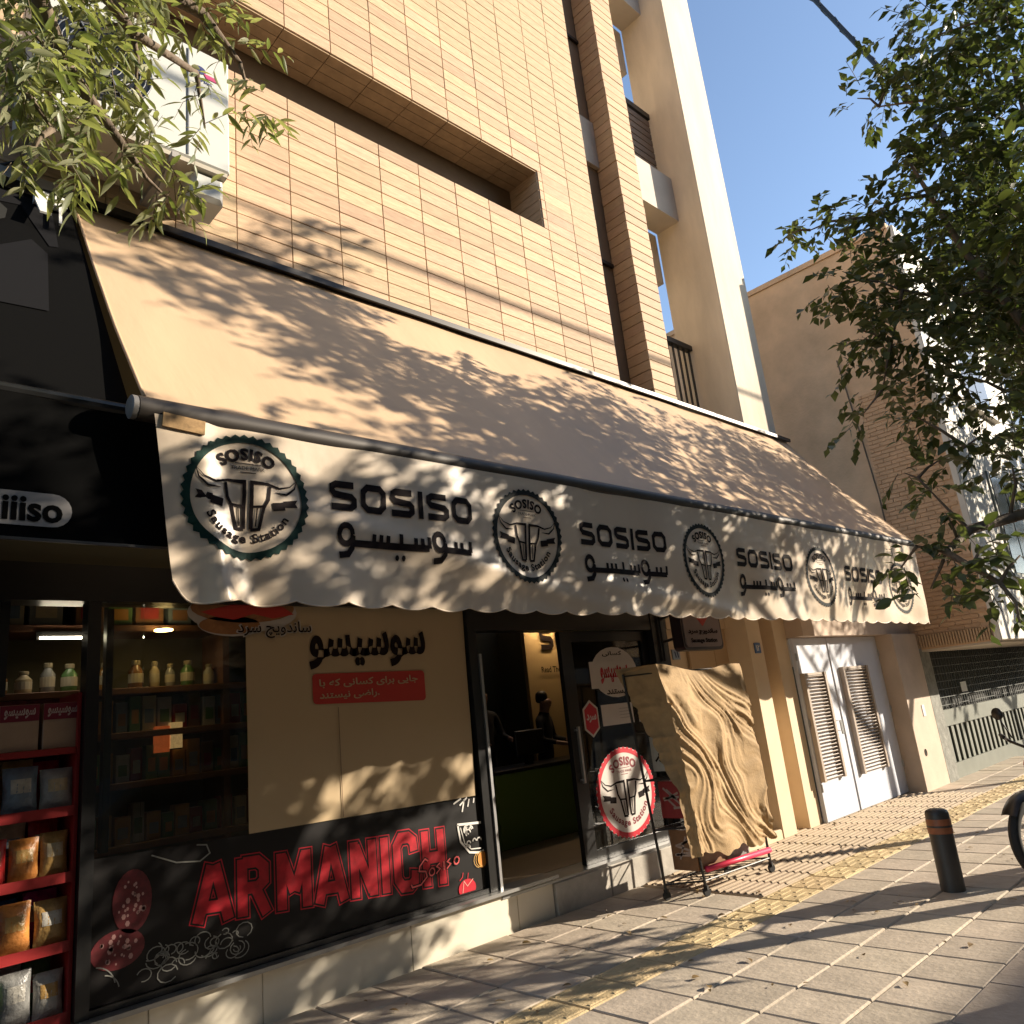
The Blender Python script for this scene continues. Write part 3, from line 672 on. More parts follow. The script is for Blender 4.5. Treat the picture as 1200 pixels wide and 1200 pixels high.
# people behind the counter ---------------------------------------------------------------
def person(label, x, y, z0, h, face, lean=0, armfwd=.25, seat=False):
    t = thing('person', label, 'person', (x, y, z0), 'people behind the counter')
    s = h/1.75; V = []; E = []; Rr = []
    def add(p, r, par=None):
        V.append(Vector(p)*s); Rr.append(r*s); 
        if par is not None: E.append((par, len(V)-1))
        return len(V)-1
    pel = add((0,0,.95), .14); sp = add((0,-.01,1.12), .13, pel); ch = add((0,0,1.33), .155, sp); nk = add((0,-.01,1.48), .075, ch); n2 = add((0,-.02,1.54), .068, nk)
    h1 = add((0,-.03,1.62), .105, n2); h2 = add((0,-.03,1.70), .10, h1)
    nose = add((0,-.125,1.635), .014, h1)
    for sg in (-1, 1):
        sh = add((.19*sg,0,1.42), .06, ch); el = add((.26*sg,-.05,1.15), .045, sh); wr = add((.22*sg,-.25-armfwd*.2,1.10), .03, el); pm_ = add((.21*sg,-.33-armfwd*.2,1.09), .034, wr)
        for k in range(4):
            a = add((.21*sg+(k-1.5)*.02,-.40-armfwd*.2,1.085), .009, pm_); add((.21*sg+(k-1.5)*.022,-.43-armfwd*.2-.008*(1.5-abs(k-1.5)),1.07), .008, a)
        a = add((.21*sg-sg*.045,-.34-armfwd*.2,1.085), .010, pm_); add((.21*sg-sg*.055,-.38-armfwd*.2,1.08), .009, a)
        hp = add((.09*sg,0,.88), .095, pel); kn = add((.10*sg,-.02,.50), .065, hp); an = add((.10*sg,.01,.09), .042, kn); add((.10*sg,-.14,.04), .035, an)
    me = bpy.data.meshes.new('body'); me.from_pydata(V, E, []); o = link('body', me)
    sk = o.modifiers.new('s', 'SKIN'); 
    for i, sv in enumerate(o.data.skin_vertices[0].data): sv.radius = (Rr[i], Rr[i]*(.75 if i in (pel, sp, ch) else 1)); sv.use_root = (i == 0)
    ss = o.modifiers.new('u', 'SUBSURF'); ss.levels = ss.render_levels = 1
    bpy.context.view_layer.update()
    m2 = bpy.data.meshes.new_from_object(o.evaluated_get(bpy.context.evaluated_depsgraph_get()))
    o.modifiers.clear(); o.data = m2; m2.name = 'body'
    for q_ in (M_cdark, M_skin): m2.materials.append(q_)
    for p in m2.polygons:
        p.use_smooth = True; c = p.center/s
        p.material_index = 1 if (c.z > 1.5 or c.y < -.24 and c.z > 1.0) else 0
    o.parent = t
    hm = MB(); hm.lathe([(.02,.098),(.055,.088),(.082,.055),(.088,.0),(.080,-.05),(.06,-.07)], (0,.005*s,1.70*s), n=14)
    hm.v = [(v[0]*s, v[1]*s+0.01, (v[2]-1.70*s)*s+1.70*s) for v in hm.v]
    me = bpy.data.meshes.new('hair'); me.from_pydata(hm.v, [], hm.f); me.materials.append(M_hair)
    for p in me.polygons: p.use_smooth = True
    link('hair', me, t)
    fm = MB()
    for sg in (-1, 1): fm.lathe([(.0,.0),(.011,.002),(.011,.006),(.0,.010)], (.032*sg*s, -.105*s, 1.665*s), axis=(0,-1,0), n=8)
    fm.box(-.022*s, .022*s, -.116*s, -.10*s, 1.585*s, 1.593*s)
    me = bpy.data.meshes.new('eyes_and_mouth'); me.from_pydata(fm.v, [], fm.f); me.materials.append(M_hair); link('eyes_and_mouth', me, t)
    em = MB()
    for sg in (-1, 1): em.lathe([(.0,0),(.02,.004),(.016,.012),(.004,.016)], (.085*sg*s,-.02*s,1.64*s), axis=(sg,-.2,0), n=8)
    me = bpy.data.meshes.new('ear'); me.from_pydata(em.v, [], em.f); me.materials.append(M_skin); link('ear', me, t)
    t.rotation_euler = (lean, 0, face); return t
person('person in dark clothes standing behind the counter below the cream menu panel', 7.15, 7.18, .262, 1.58, R_(25), .06)
person('taller person in dark clothes standing at the left end of the counter inside the door', 6.35, 7.35, .262, 1.72, R_(-10))

# ================================================================== BEIGE AWNING
AX0, AX1 = 1.17, 10.92
BARY = 3.58
def barz(x): return 3.19 + .006*(x-1.2)
def valz1(x): return 2.275 - .008*(x-1.3)
aw = thing('beige_awning', 'long beige canvas awning with printed cream valance over the corner shop', 'awning', (6, 4.95, 5.2))
def fab(u, v):
    x = AX0+(AX1-AX0)*u; y = 5.0-.005+(BARY-4.995)*v; z = 5.19+(barz(x)+.055-5.19)*v
    z -= .05*math.sin(math.pi*v)*(1+.0*u) - .006*math.sin(x*5.1+v*2.5) - .010*math.sin(x*1.7-v*4)*math.sin(math.pi*v) - .004*math.sin(x*13+v*6)*v - .004*math.sin(x*7-v*16+1.5*math.sin(x*2))*math.sin(math.pi*v)
    return (x, y, z)
g_ = MB(); g_.grid(fab, 150, 24); obj('canvas', g_, M_awn, aw, smooth=True)
for e_ in (0, 1): obj('hem', MB().tube([fab(e_, v/12) for v in range(13)], .010, 6), M_awn, aw, smooth=True)
rl = MB(); rl.box(AX0-.02, AX1+.06, 4.955, 5.03, 5.20, 5.235); rl.box(AX0-.02, AX1+.06, 4.93, 4.954, 5.185, 5.235)
obj('wall_rail', rl, M_iron, aw)
obj('wall_flashing', MB().box(-1.5, 1.14, 4.93, 5.0, 5.16, 5.25), M_steel, aw) if False else None
tb = MB(); tb.tube([(1.135+i*(10.86-1.135)/10, BARY, barz(1.135+i*(10.86-1.135)/10)) for i in range(11)], .060, 16)
autosmooth(obj('front_tube', tb, mat('grey_brown_tube', (.045,.038,.032), .5, metal=.2), aw))
for xx in (1.10, 10.86):
    e = MB(); e.lathe([(.02,0),(.045,.0),(.058,.008),(.058,.03),(.045,.045),(.03,.045)], (xx, BARY, barz(xx)), axis=(1,0,0), n=18); autosmooth(obj('end_cap', e, mat('grey_cap', (.22,.21,.20), .4), aw))
obj('cardboard_tag', MB().obox((1.335,3.522,3.125), (1,0,-.06), (0,1,0), (.06,0,1), .10, .006, .035), mat('torn_cardboard', (.38,.24,.11), .9, noise=.4, nscale=30), aw)
for xx in (2.6, 6.0, 9.6):
    ar = MB(); ar.bar((xx, 5.0, 3.55), (xx+.55, 4.3, 3.35), .022); ar.bar((xx+.55, 4.3, 3.35), (xx+.1, BARY+.06, barz(xx)), .02); obj('folding_arm', ar, M_steel, aw)
PER = .295
def valz(x, h):
    top = barz(x)-.035
    sc_ = .021*abs(math.sin(math.pi*(x-1.62)/PER))**.8*-1 + .021
    return top+(valz1(x)+sc_*1.35-.012-top)*h
def valy(x, z):
    h = max(0, min(1.05, (barz(x)-z)/.93))
    a = .020*math.sin(x*2.3+h*2.9)+.012*math.sin(x*5.1-h*4.2+1)+.006*math.sin(x*11.0+h*3)
    a += .055*math.exp(-((x-1.38-.16*h)/.07)**2)*(.3+h) - .03*math.exp(-((x-1.52-.22*h)/.08)**2)
    a += .028*math.exp(-((z-2.78+.19*(x-1.9))/.075)**2)*math.exp(-((x-3.0)/1.3)**4)
    a += .016*math.exp(-((z-2.45+.10*(x-4.5))/.05)**2)*math.exp(-((x-5.2)/1.2)**4)
    return BARY-.05+.05*h - a*(.15+.85*h)
def vfn(u, v):
    x = 1.20+(10.86-1.20)*u
    xl = x + max(0, 1-(x-1.2)/1.2)*.115*v
    rc = max(0, 1-(x-1.2)/.10)
    h = v*(1-.10*rc*rc)
    z = valz(xl, h); return (xl, valy(xl, z), z)
g_ = MB(); g_.grid(vfn, 420, 26); obj('valance', g_, M_val, aw, smooth=True)
edge = MB(); edge.tube([(lambda p: (p[0], p[1]-.001, p[2]))(vfn(i/420, 1)) for i in range(421)], .0045, 5); obj('valance_hem', edge, M_val, aw, smooth=True)
def mv(a, b, o=0): return (a, valy(a, b)-.0045-o, b)
def zl(x): return 2.805-.020*(x-1.65)
lx = [1.665, 3.64, 5.76, 7.96, 10.15]
for i, cx in enumerate(lx):
    badge(cx, zl(cx)-.0, .335, .325, mv, aw, M_green if i == 0 else M_ring, M_print, M_print)
for x0, x1 in ((2.13,3.14),(4.17,5.21),(6.30,7.38),(8.55,9.62)):
    t = MB(); ft = MB(); zc = zl((x0+x1)/2); sosiso_wide(t, x0, x1, zc+.005, zc+.175, mv); soosiso_fa(ft, x0+.02, x1-.02, zc-.265, zc-.055, mv)
    obj('wordmark', t, M_print, aw); obj('persian_wordmark', ft, M_print, aw)

# ================================================================== BLACK AWNING (left neighbour)
ba = thing('black_awning', 'black canvas awning with grey print and round ended name panel left of the beige one', 'awning', (0, 4.95, 5.2))
def bf(x, s): return (x, 4.985-1.30*s, 5.15-1.93*s)
g_ = MB(); g_.grid(lambda u, v: bf(-3+4.145*u, v), 20, 8); obj('canvas', g_, M_blackcan, ba, smooth=True)
g_ = MB(); g_.grid(lambda u, v: (-3+4.43*u, 3.685-.008*math.sin(u*40), 3.22-.68*v), 60, 4); obj('valance', g_, M_blackcan, ba, smooth=True)
obj('front_tube', MB().tube([(-3,3.70,3.22),(1.145,3.70,3.22)], .03, 10), M_black, ba)
obj('valance_rod', MB().box(-3, 1.42, 3.668, 3.680, 2.535, 2.548), mat('dark_rod', (.09,.085,.08), .4, metal=.5), ba)
mb_ = lambda a, s, o=0: (lambda p: (p[0], p[1]-.004-o, p[2]+.004+o))(bf(a, s))
t = MB(); poly2(t, [(.0,.0),(1.02,.035),(1.0,.30),(.95,.31),(.84,.10),(.70,.12),(.0,.2)], mb_); poly2(t, [(.0,.42),(.62,.42),(.86,.30),(.93,.36),(.87,.66),(.0,.70)], lambda a, s: mb_(a, s, .001))
obj('grey_print', t, M_greyprint, ba)
t = MB(); poly2(t, [(.0,.10),(.70,.11),(.76,.16),(.74,.22),(.60,.30),(.0,.32)], lambda a, s: mb_(a, s, .003)); obj('pale_print', t, M_greyprint2, ba)
mq = lambda a, b, o=0: (a, 3.67-o, b)
t = MB(); poly2(t, [(-.9,2.60)]+arc(.83,2.675,.075,-90,90,10)+[(-.9,2.75)], mq); obj('name_panel', t, mat('grey_name_panel', (.25,.235,.225), .6), ba)
t = MB(); put_text(t, 'iiiso', .64, .868, 2.618, 2.728, lambda a, b: (a, 3.667, b), .03); put_text(t, 'Sos', .42, .62, 2.618, 2.728, lambda a, b: (a, 3.667, b), .03); obj('lettering', t, M_blackcan, ba)
br = MB(); br.obox((.955,4.86,5.06),(1,0,0),(0,1,0),(0,0,1),.045,.03,.035); br.obox((1.055,4.86,5.06),(1,0,0),(0,1,0),(0,0,1),.035,.03,.035)
br.bar((.94,4.84,5.03),(.93,4.62,4.80),.03,.006); br.bar((1.05,4.83,5.03),(1.02,4.66,4.78),.008)
autosmooth(obj('bracket', br, mat('white_bracket', (.75,.75,.72), .3), ba))
fl_ = MB(); fl_.box(-3, 1.13, 4.90, 5.02, 5.165, 5.235); obj('wall_rail', fl_, M_steel, ba)

# ================================================================== LEFT WINDOW GOODS
sh = thing('wall_shelf_unit', 'dark wooden shelf unit on the wall inside the left window', 'shelves', (1.8, 6.0, .3))
M_wood = mat('brown_shelf_board', (.16,.07,.035), .6, noise=.2, nscale=6)
for z in (1.05, 1.45, 1.78, 2.08, 2.52): obj('shelf', MB().bbox(.3, 3.3, 5.85, 6.25, z-.045, z, .004), M_wood, sh)
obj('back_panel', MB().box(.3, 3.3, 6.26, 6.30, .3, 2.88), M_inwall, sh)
obj('upright', MB().box(2.52, 2.57, 5.86, 6.25, .3, 2.88), M_wood, sh)
lm = thing('tube_lamp', 'glowing white tube lamp under the top shelf', 'lamp', (1.42, 5.88, 2.42))
obj('tube', MB().tube([(1.28,5.83,2.43),(1.58,5.83,2.43)], .008, 8), M_lamp, lm)
obj('holder', MB().box(1.26, 1.60, 5.84, 5.87, 2.42, 2.474), M_black, lm)
lm = thing('disc_lamp', 'small round warm lamp glowing under the shelf right of the window post', 'lamp', (2.04, 5.75, 2.45))
obj('disc', MB().lathe([(.02,0),(.062,.002),(.062,.012),(.02,.016)], (2.04,5.75,2.46), n=20), mat('lit_disc', (.9,.7,.4), .4, emit=(1,.66,.25), es=16), lm)
obj('stem', MB().tube([(2.04,5.75,2.476),(2.04,5.84,2.5)], .006, 6), M_black, lm)
cols = [('white',(.45,.43,.38)),('grey',(.25,.25,.24)),('brown',(.22,.11,.05)),('green',(.10,.20,.07)),('cream',(.5,.42,.28)),('dark red',(.3,.03,.03)),('amber',(.45,.22,.05)),('blue grey',(.15,.2,.26))]
def goods_box(name, label, x, y, z, w_, h_, d_, col, group, cat='box'):
    t = thing(name, label, cat, (x, y, z), group)
    obj('carton', MB().bbox(x-w_/2, x+w_/2, y-d_/2, y+d_/2, z+.001, z+h_, .004), mat('carton_%s' % col[0].replace(' ','_'), col[1], .5, noise=.15, nscale=12), t)
    lc = cols[(cols.index(col)+3) % 8] if col in cols else cols[0]
    obj('print', MB().box(x-w_*.32, x+w_*.32, y-d_/2-.0025, y-d_/2-.001, z+h_*.22, z+h_*.62), mat('carton_%s' % lc[0].replace(' ','_'), lc[1], .5, noise=.15, nscale=12), t)
    return t
place = ['leftmost', 'second from left', 'third from left', 'fourth from left', 'fifth from left', 'sixth from left', 'seventh from left', 'eighth from left', 'ninth from left']
for i, (x, c, w_, h_) in enumerate(((1.13,4,.14,.24),(1.33,1,.20,.26),(1.60,2,.18,.25),(1.80,3,.16,.2),(2.00,2,.2,.24),(2.22,7,.17,.2),(2.42,0,.12,.2))):
    goods_box('display_box', '%s box on the topmost shelf of the left window, %s' % (cols[c][0], place[i]), x, 6.02, 2.52, w_, h_, .2, cols[c], 'boxes on the top shelf')
def jar(label, x, y, z, r, h, col, group):
    t = thing('jar', label, 'jar', (x, y, z), group)
    autosmooth(obj('jar_body', MB().lathe([(r*.9,.001),(r,.01),(r,h*.62),(r*.55,h*.78),(r*.5,h*.84)], (x,y,z), n=14), mat('jar_%s' % col[0].replace(' ','_'), col[1], .25), t))
    autosmooth(obj('lid', MB().lathe([(r*.58,h*.845),(r*.6,h*.86),(r*.6,h*.98),(r*.5,h)], (x,y,z), n=12), mat('jar_lid', (.35,.3,.2), .4), t))
    obj('jar_label', MB().lathe([(r*1.01,h*.2),(r*1.012,h*.21),(r*1.012,h*.52),(r*1.01,h*.53)], (x,y,z), n=14), mat('jar_label_paper', (.5,.45,.34), .6), t)
for i, (x, r, h) in enumerate(((1.10,.04,.16),(1.23,.05,.15),(1.37,.045,.2),(1.50,.05,.19),(1.62,.045,.16),(1.72,.04,.19),(1.93,.05,.2),(2.06,.035,.19),(2.17,.035,.17),(2.30,.05,.19),(2.46,.04,.16))):
    side = 'left of the window post' if x < 1.8 else 'right of the window post'
    j = i if x < 1.8 else i-6
    jar('%s jar on the second shelf %s, %s' % (['brown','cream','grey','green','white','amber'][i % 6], side, place[j]), x, 5.98, 2.08, r, h, dict(cols)[['brown','cream','grey','green','white','amber'][i % 6]] and [c for c in cols if c[0] == ['brown','cream','grey','green','white','amber'][i % 6]][0], 'jars on the second shelf')
place += ['tenth from left', 'eleventh from left', 'twelfth from left', 'thirteenth from left', 'fourteenth from left', 'fifteenth from left']
rg = random.Random(12)
for zz, shelf_nm, grp in ((1.78, 'shelf under the jars', 'packets under the jars'), (1.45, 'third shelf', 'packets on the third shelf'), (1.05, 'lowest shelf', 'packets on the lowest shelf')):
    x = 1.50
    for i in range(13):
        c = rg.choice((0,0,2,3,3,4,5,6,6,7)); w_ = rg.uniform(.07,.105); h_ = rg.uniform(.16,.26)
        goods_box('packet', '%s packet on the %s of the window shelves, %s' % (cols[c][0], shelf_nm, place[i]), x+w_/2, 5.96+rg.uniform(-.02,.03), zz, w_, h_, .1, cols[c], grp, 'packet'); x += w_+.012
t = thing('glow_packet', 'orange and white packet given its own glow to imitate a reflection in the window', 'packet', (2.14, 5.88, 1.62))
obj('carton', MB().bbox(2.03, 2.13, 5.86, 5.90, 1.62, 1.80, .003), mat('orange_red_glow', (.7,.12,.02), .4, noise=.4, nscale=30, emit=(1,.2,.05), es=.12), t)  # emission imitates an orange reflection in the glass, no lamp here
obj('label', MB().bbox(2.135, 2.22, 5.86, 5.90, 1.64, 1.82, .003), mat('warm_white_glow', (.8,.6,.3), .4, noise=.5, nscale=35, emit=(1,.6,.25), es=.18), t)

rk = thing('red_snack_rack', 'red wire snack rack with bright red shelf edges at the left shop door', 'rack', (.7, 5.2, .3))
RZ = [1.70, 1.37, 1.03, .69, .35]
for z in RZ: obj('shelf', MB().bbox(-.5, 1.31, 5.02, 5.40, z-.035, z, .003), M_redrack, rk)
for z in RZ[1:]: obj('shelf_lip', MB().box(-.5, 1.31, 5.012, 5.018, z-.035, z+.018), M_redrack, rk)
obj('upright', MB().box(1.312, 1.33, 5.02, 5.42, .0, 2.0), M_redrack, rk); obj('back_panel', MB().box(-.5, 1.31, 5.42, 5.44, .0, 2.0), M_darkred, rk)
obj('floor_plinth', MB().box(-1.5, 1.0, 5.0, 5.24, -.04, .2), M_marble, rk) if False else None
def bag(label, x, y, z, w_, h_, c1, c2, tilt, group):
    t = thing('snack_bag', label, 'snack bag', (x, y, z), group)
    rr = random.Random(hash((round(x,2), round(z,2))) & 0xffff)
    def side(sgn):
        def fn(u, v):
            e = max(0, (math.sin(math.pi*u)*math.sin(math.pi*v)))**.55
            px = (u-.5)*w_*(1-.07*math.sin(math.pi*v)); pz = v*h_
            return (x+px, y+sgn*.038*e+tilt*v*h_+.004*math.sin(u*19+v*7)*e, z+.002+pz)
        return fn
    b1 = MB(); b1.grid(side(-1), 8, 8); b1.grid(side(1), 8, 8)
    obj('foil', b1, mat('foil_'+c1[0].replace(' ','_'), c1[1], .3, noise=.35, nscale=14, bump=.5, bscale=25), t, smooth=True)
    b2 = MB(); f_ = side(-1)
    b2.grid(lambda u, v: (lambda p: (p[0], p[1]-.002, p[2]))(f_(.2+.6*u, .45+.3*v)), 5, 4); obj('print', b2, mat('foil_'+c2[0].replace(' ','_'), c2[1], .3, noise=.35, nscale=14, bump=.5, bscale=25), t, smooth=True)
P_ = dict(cols); P_.update({'red': (.4,.02,.02), 'orange': (.5,.2,.05), 'gold': (.42,.26,.09), 'blue': (.02,.10,.28), 'magenta': (.4,.02,.16), 'silver': (.35,.36,.36)})
P = lambda n: (n, P_[n])
shn = {0: 'top shelf', 1: 'second shelf', 2: 'third shelf', 3: 'fourth shelf', 4: 'bottom shelf'}
palette = {1: ('silver','blue grey','red','gold','white','brown'), 2: ('gold','orange','red','cream','gold','brown'), 3: ('gold','orange','magenta','blue','gold','red'), 4: ('white','grey','green','silver','blue','white')}
for s_, names in palette.items():
    for row in range(2):
        x = 1.235-.03*row
        for k in range(6):
            c1 = names[(k+row*2) % 6]; w_ = rg.uniform(.135,.175); c2 = rg.choice(('white','red','gold','blue grey','cream','grey'))
            if c2 == c1: c2 = 'brown'
            bag('%s snack bag, %s, %s from the post, %s of red rack' % (c1, ('front row','back row')[row], ('first','second','third','fourth','fifth','sixth')[k], shn[s_]), x, 5.08+row*.11, RZ[s_]+.001, w_, rg.uniform(.21,.26)+row*.04, P(c1), P(c2), .08, 'snack bags on the red rack')
            x -= w_+.006
for k, (x, c) in enumerate(((.80,'dark red'),(1.02,'dark red'),(1.23,'dark red'))):
    t = thing('snack_carton', 'cream and wine red carton on the red rack top shelf, %s' % ['leftmost', 'middle one', 'next to the post'][k], 'carton', (x+.02, 5.12, 1.70), 'cartons on the red rack')
    obj('carton', MB().bbox(x-.085, x+.105, 5.05, 5.2, 1.701, 1.95, .003), mat('cream_carton', (.38,.27,.19), .5, noise=.1, nscale=9), t)
    obj('header', MB().box(x-.084, x+.104, 5.046, 5.049, 1.86, 1.948), mat('carton_wine', (.17,.01,.03), .5), t)
    q = MB(); put_text(q, 'سوسیسو', x-.065, x+.085, 1.875, 1.93, fl(5.0445), .03, fa=True); obj('lettering', q, mat('pale_letter', (.5,.4,.38), .5), t)
for k in range(8):
    x = .70+k*.078; s_ = 1 if k % 1 == 0 else 2
    goods_box('small_packet', 'small cream packet standing in the row under the %s, %s' % ('cartons', place[min(k, 8)]), x, 5.25, 1.50, .07, .14, .05, P('cream') if P('cream') in cols else cols[4], 'small packets in a row', 'packet') if False else None

# ================================================================== DISPLAY RACK WITH CLOTH
dk = thing('display_rack', 'black wheeled wire display rack with pink tube draped by an ochre cloth', 'rack', (6.2, 4.4, 0))
LG = [(5.63,4.33),(5.86,4.12),(6.79,4.06),(6.60,4.36)]
LG = [(5.62,4.36),(5.85,4.12),(6.80,4.05),(6.62,4.40)]
r = MB()
tops = [(5.50,4.40,1.86),(5.62,4.12,1.86),(6.80,4.08,1.86),(6.66,4.42,1.86)]
for i in range(4):
    x, y = LG[i]; obj('leg', MB().tube([(x,y,.06),tops[i]], .012, 7), M_iron, dk)
    wv = MB(); wv.lathe([(.010,-.012),(.034,-.012),(.036,0),(.034,.012),(.010,.012)], (x,y,.036), axis=(.3,1,0), n=14); wv.box(x-.012,x+.012,y-.018,y+.018,.05,.085)
    autosmooth(obj('castor', wv, M_rubber, dk))
for z in (.12, .55, .95, 1.35, 1.84):
    L4 = [Vector((LG[i][0],LG[i][1],.06)).lerp(Vector(tops[i]), (z-.06)/1.8) for i in range(4)]
    for i in range(4): r.tube([L4[i], L4[(i+1) % 4]], .008, 6)
    if z < 1.8:
        for k in range(1, 8): r.tube([L4[1].lerp(L4[2], k/8), L4[0].lerp(L4[3], k/8)], .004, 5)
obj('wire_shelf', r, M_iron, dk)
obj('front_tube', MB().tube([(5.87,4.10,.205),(6.80,4.035,.19)], .024, 10), M_pink, dk, smooth=True)
items = [((.56),'white','grey',.30),((.96),'dark red','amber',.16),((.96),'brown','cream',.16),((.56),'dark red','white',.2)]
def rack_box(lbl, x0, x1, z0, z1, y0, y1, c, bars=True):
    t = thing('goods_carton', lbl, 'carton', ((x0+x1)/2, (y0+y1)/2, z0), 'cartons on the display rack')
    obj('carton', MB().bbox(x0, x1, y0, y1, z0, z1, .004), mat('rackbox_'+c[0].replace(' ','_'), c[1], .5, noise=.15, nscale=15), t)
    q = MB(); rr = random.Random(int(z0*100)); m2 = lambda a, b: (x0-.002, y1-a*(y1-y0), z0+b*(z1-z0))
    for k in range(6): stroke(q, [(rr.uniform(.1,.5), rr.uniform(.15,.85)), (rr.uniform(.5,.9), rr.uniform(.15,.85))], .06, m2)
    obj('print', q, M_print if c[0] == 'white' else mat('rack_print_pale', (.4,.3,.25), .5), t)
rack_box('white carton with black line drawing on the upper rack shelf', 5.74, 6.10, 1.01, 1.30, 4.10, 4.40, P('white'))
rack_box('dark red carton on the middle rack shelf under the white one', 5.77, 6.15, .62, .92, 4.12, 4.40, P('dark red'))
rack_box('brown crate of small boxes low on the rack beside the pink tube', 5.80, 6.25, .20, .52, 4.13, 4.38, P('brown'))
rack_box('grey carton low on the right of the rack behind the cloth', 6.30, 6.60, .20, .42, 4.12, 4.36, P('grey'))
cl = thing('dust_cloth', 'crumpled ochre cloth draped over the wheeled display rack', 'cloth', (6.3, 4.1, 1.88))
from mathutils import noise as NZ
def crumple(a, b):
    p = Vector((a*1.2, b*1.2, 3.1)); wv = Vector((NZ.noise(p*1.3), NZ.noise(p*1.3+Vector((5,2,1))), 0))*.5
    x, y = a*.8+wv.x, b*.8+wv.y; s1 = x*1.0-y*.55; s2 = x*.55+y
    f1 = 1-abs(NZ.noise(Vector((s1*3.2, s2*.35, 0))))*2.2; f2 = 1-abs(NZ.noise(Vector((s1*8.5, s2*.8, 7))))*2.2
    f3 = NZ.noise(Vector((s1*19, s2*2.6, 2)))
    return .024*f1*max(0,f1)+.016*f2*max(0,f2)+.009*f3+.004*(1-2*abs(NZ.noise(Vector((s1*34, s2*8, 5)))))
def cfr(u, v):      # front sheet, v=0 at the top edge
    top = Vector((5.58,4.09,1.895)).lerp(Vector((6.84,4.03,1.86)), u); bot = Vector((5.74,4.07,.33)).lerp(Vector((6.80,3.99,.28)), u)
    p = top.lerp(bot, v)
    k = min(1, v*6)
    w_ = u*1.0-v*.42; fan = crumple(u*1.5+.1, v*2.1)+.012*math.sin(w_*17+v*3)*v
    flare = .06*math.sin(math.pi*v)**1.5*math.exp(-((u-.1)/.2)**2)
    return (p.x + .012*math.sin(v*13)*(u > .95), p.y - (fan+flare)*k - .012*k, p.z + (.022*math.sin(u*15)+.012*math.sin(u*37))*max(0,v-.8)*5 + (.020*math.sin(u*8+1)-.030*math.sin(math.pi*u))*max(0,1-v*9))
def ctop(u, v):
    a = Vector(cfr(u, 0)); bk = Vector((5.49,4.44,1.88)).lerp(Vector((6.74,4.45,1.86)), u); p = a.lerp(bk, v); return (p.x, p.y, p.z+.012*math.sin(u*9+v*5)*math.sin(math.pi*v)-.035*math.sin(math.pi*v)*math.sin(math.pi*u)**.5)
def clf(u, v):      # left corner fold hanging backwards (tapers upward to the back)
    a = Vector(cfr(0, v)); wd_ = .34*max(0, 1-v*1.5)**.8+.05; bk = a+Vector((-.10*u, wd_, 0))*1.0
    p = a.lerp(bk, u); return (p.x+crumple(u*3+5, v*3)*.6, p.y, p.z)
def crt(u, v):
    a = Vector(cfr(1, v)); p = a+Vector((-.05*u, .30*u*max(.1, 1-v), 0)); return (p.x+crumple(u*3+9, v*3)*.5, p.y, p.z)
g_ = MB(); g_.grid(cfr, 110, 130); g_.grid(ctop, 60, 10); g_.grid(clf, 14, 100); g_.grid(crt, 10, 100)
obj('sheet', g_, M_cloth, cl, smooth=True)

# ================================================================== HANGING BOX SIGN
hs = thing('hanging_box_sign', 'small dark box sign on a bracket below the valance by the doorway', 'sign', (6.75, 4.3, 2.2))
sgn = MB(); 
def rbox(mb, x0, x1, z0, z1, y0, y1, r_):
    pts = arc(x0+r_,z0+r_,r_,180,270,5)+arc(x1-r_,z0+r_,r_,270,360,5)+arc(x1-r_,z1-r_,r_,0,90,5)+arc(x0+r_,z1-r_,r_,90,180,5); n = len(pts)
    mb._add([(p[0],y0,p[1]) for p in pts]+[(p[0],y1,p[1]) for p in pts], [tuple(range(n)), tuple(range(n,2*n))[::-1]]+[(i,i+n,(i+1)%n+n,(i+1)%n) for i in range(n)])
rbox(sgn, 6.36, 7.06, 2.04, 2.46, 4.30, 4.42, .06); autosmooth(obj('case', sgn, mat('dark_maroon_case', (.03,.015,.015), .35), hs))
sg2 = MB(); rbox(sg2, 6.39, 7.03, 2.07, 2.43, 4.292, 4.299, .05); obj('face', sg2, mat('dusky_sign_face', (.20,.15,.15), .4), hs)
q = MB(); poly2(q, [(6.62,2.36),(6.72,2.27),(6.84,2.37),(6.78,2.42),(6.66,2.42)], fl(4.289)); obj('heart_mark', q, M_red, hs)
q = MB(); put_text(q, 'ساندویچ سرد', 6.45, 6.97, 2.18, 2.25, fl(4.289), .05, fa=True); put_text(q, 'Sausage Station', 6.48, 6.94, 2.10, 2.155, fl(4.289), .04); obj('lettering', q, M_print, hs)
obj('bracket', MB().bar((6.40,4.36,2.42),(6.93,4.94,2.44),.012).bar((6.40,4.36,2.18),(6.93,4.94,2.20),.012).bar((6.93,4.945,2.0),(6.93,4.945,2.5),.014), M_iron, hs)

# ================================================================== ENTRANCE AND GATE
en = thing('entrance_portal', 'cream stone entrance with twin pilasters between the shop and the white gate', 'entrance', (8.3, 5.0, 0))
obj('wall', MB().box(7.10, 8.02, 5.06, 5.29, -.05, 2.71), M_stone, en)
obj('step', MB().bbox(7.45, 8.62, 4.73, 5.04, -.04, .10, .01), M_stone, en)
obj('door_leaf', MB().bbox(7.50, 8.02, 5.02, 5.055, .101, 2.3, .008), M_tanpanel, en)
obj('pilaster', MB().bbox(8.30, 8.61, 4.72, 5.35, -.05, 3.4, .006), M_stone, en)
obj('pilaster', MB().bbox(8.92, 9.23, 4.72, 5.35, -.05, 3.4, .006), M_stone, en)
obj('infill', MB().box(8.02, 8.30, 5.02, 5.3, -.05, 3.4), M_tanpanel, en)
obj('infill', MB().box(8.61, 8.92, 4.90, 5.3, -.05, 3.4), M_stone2, en)
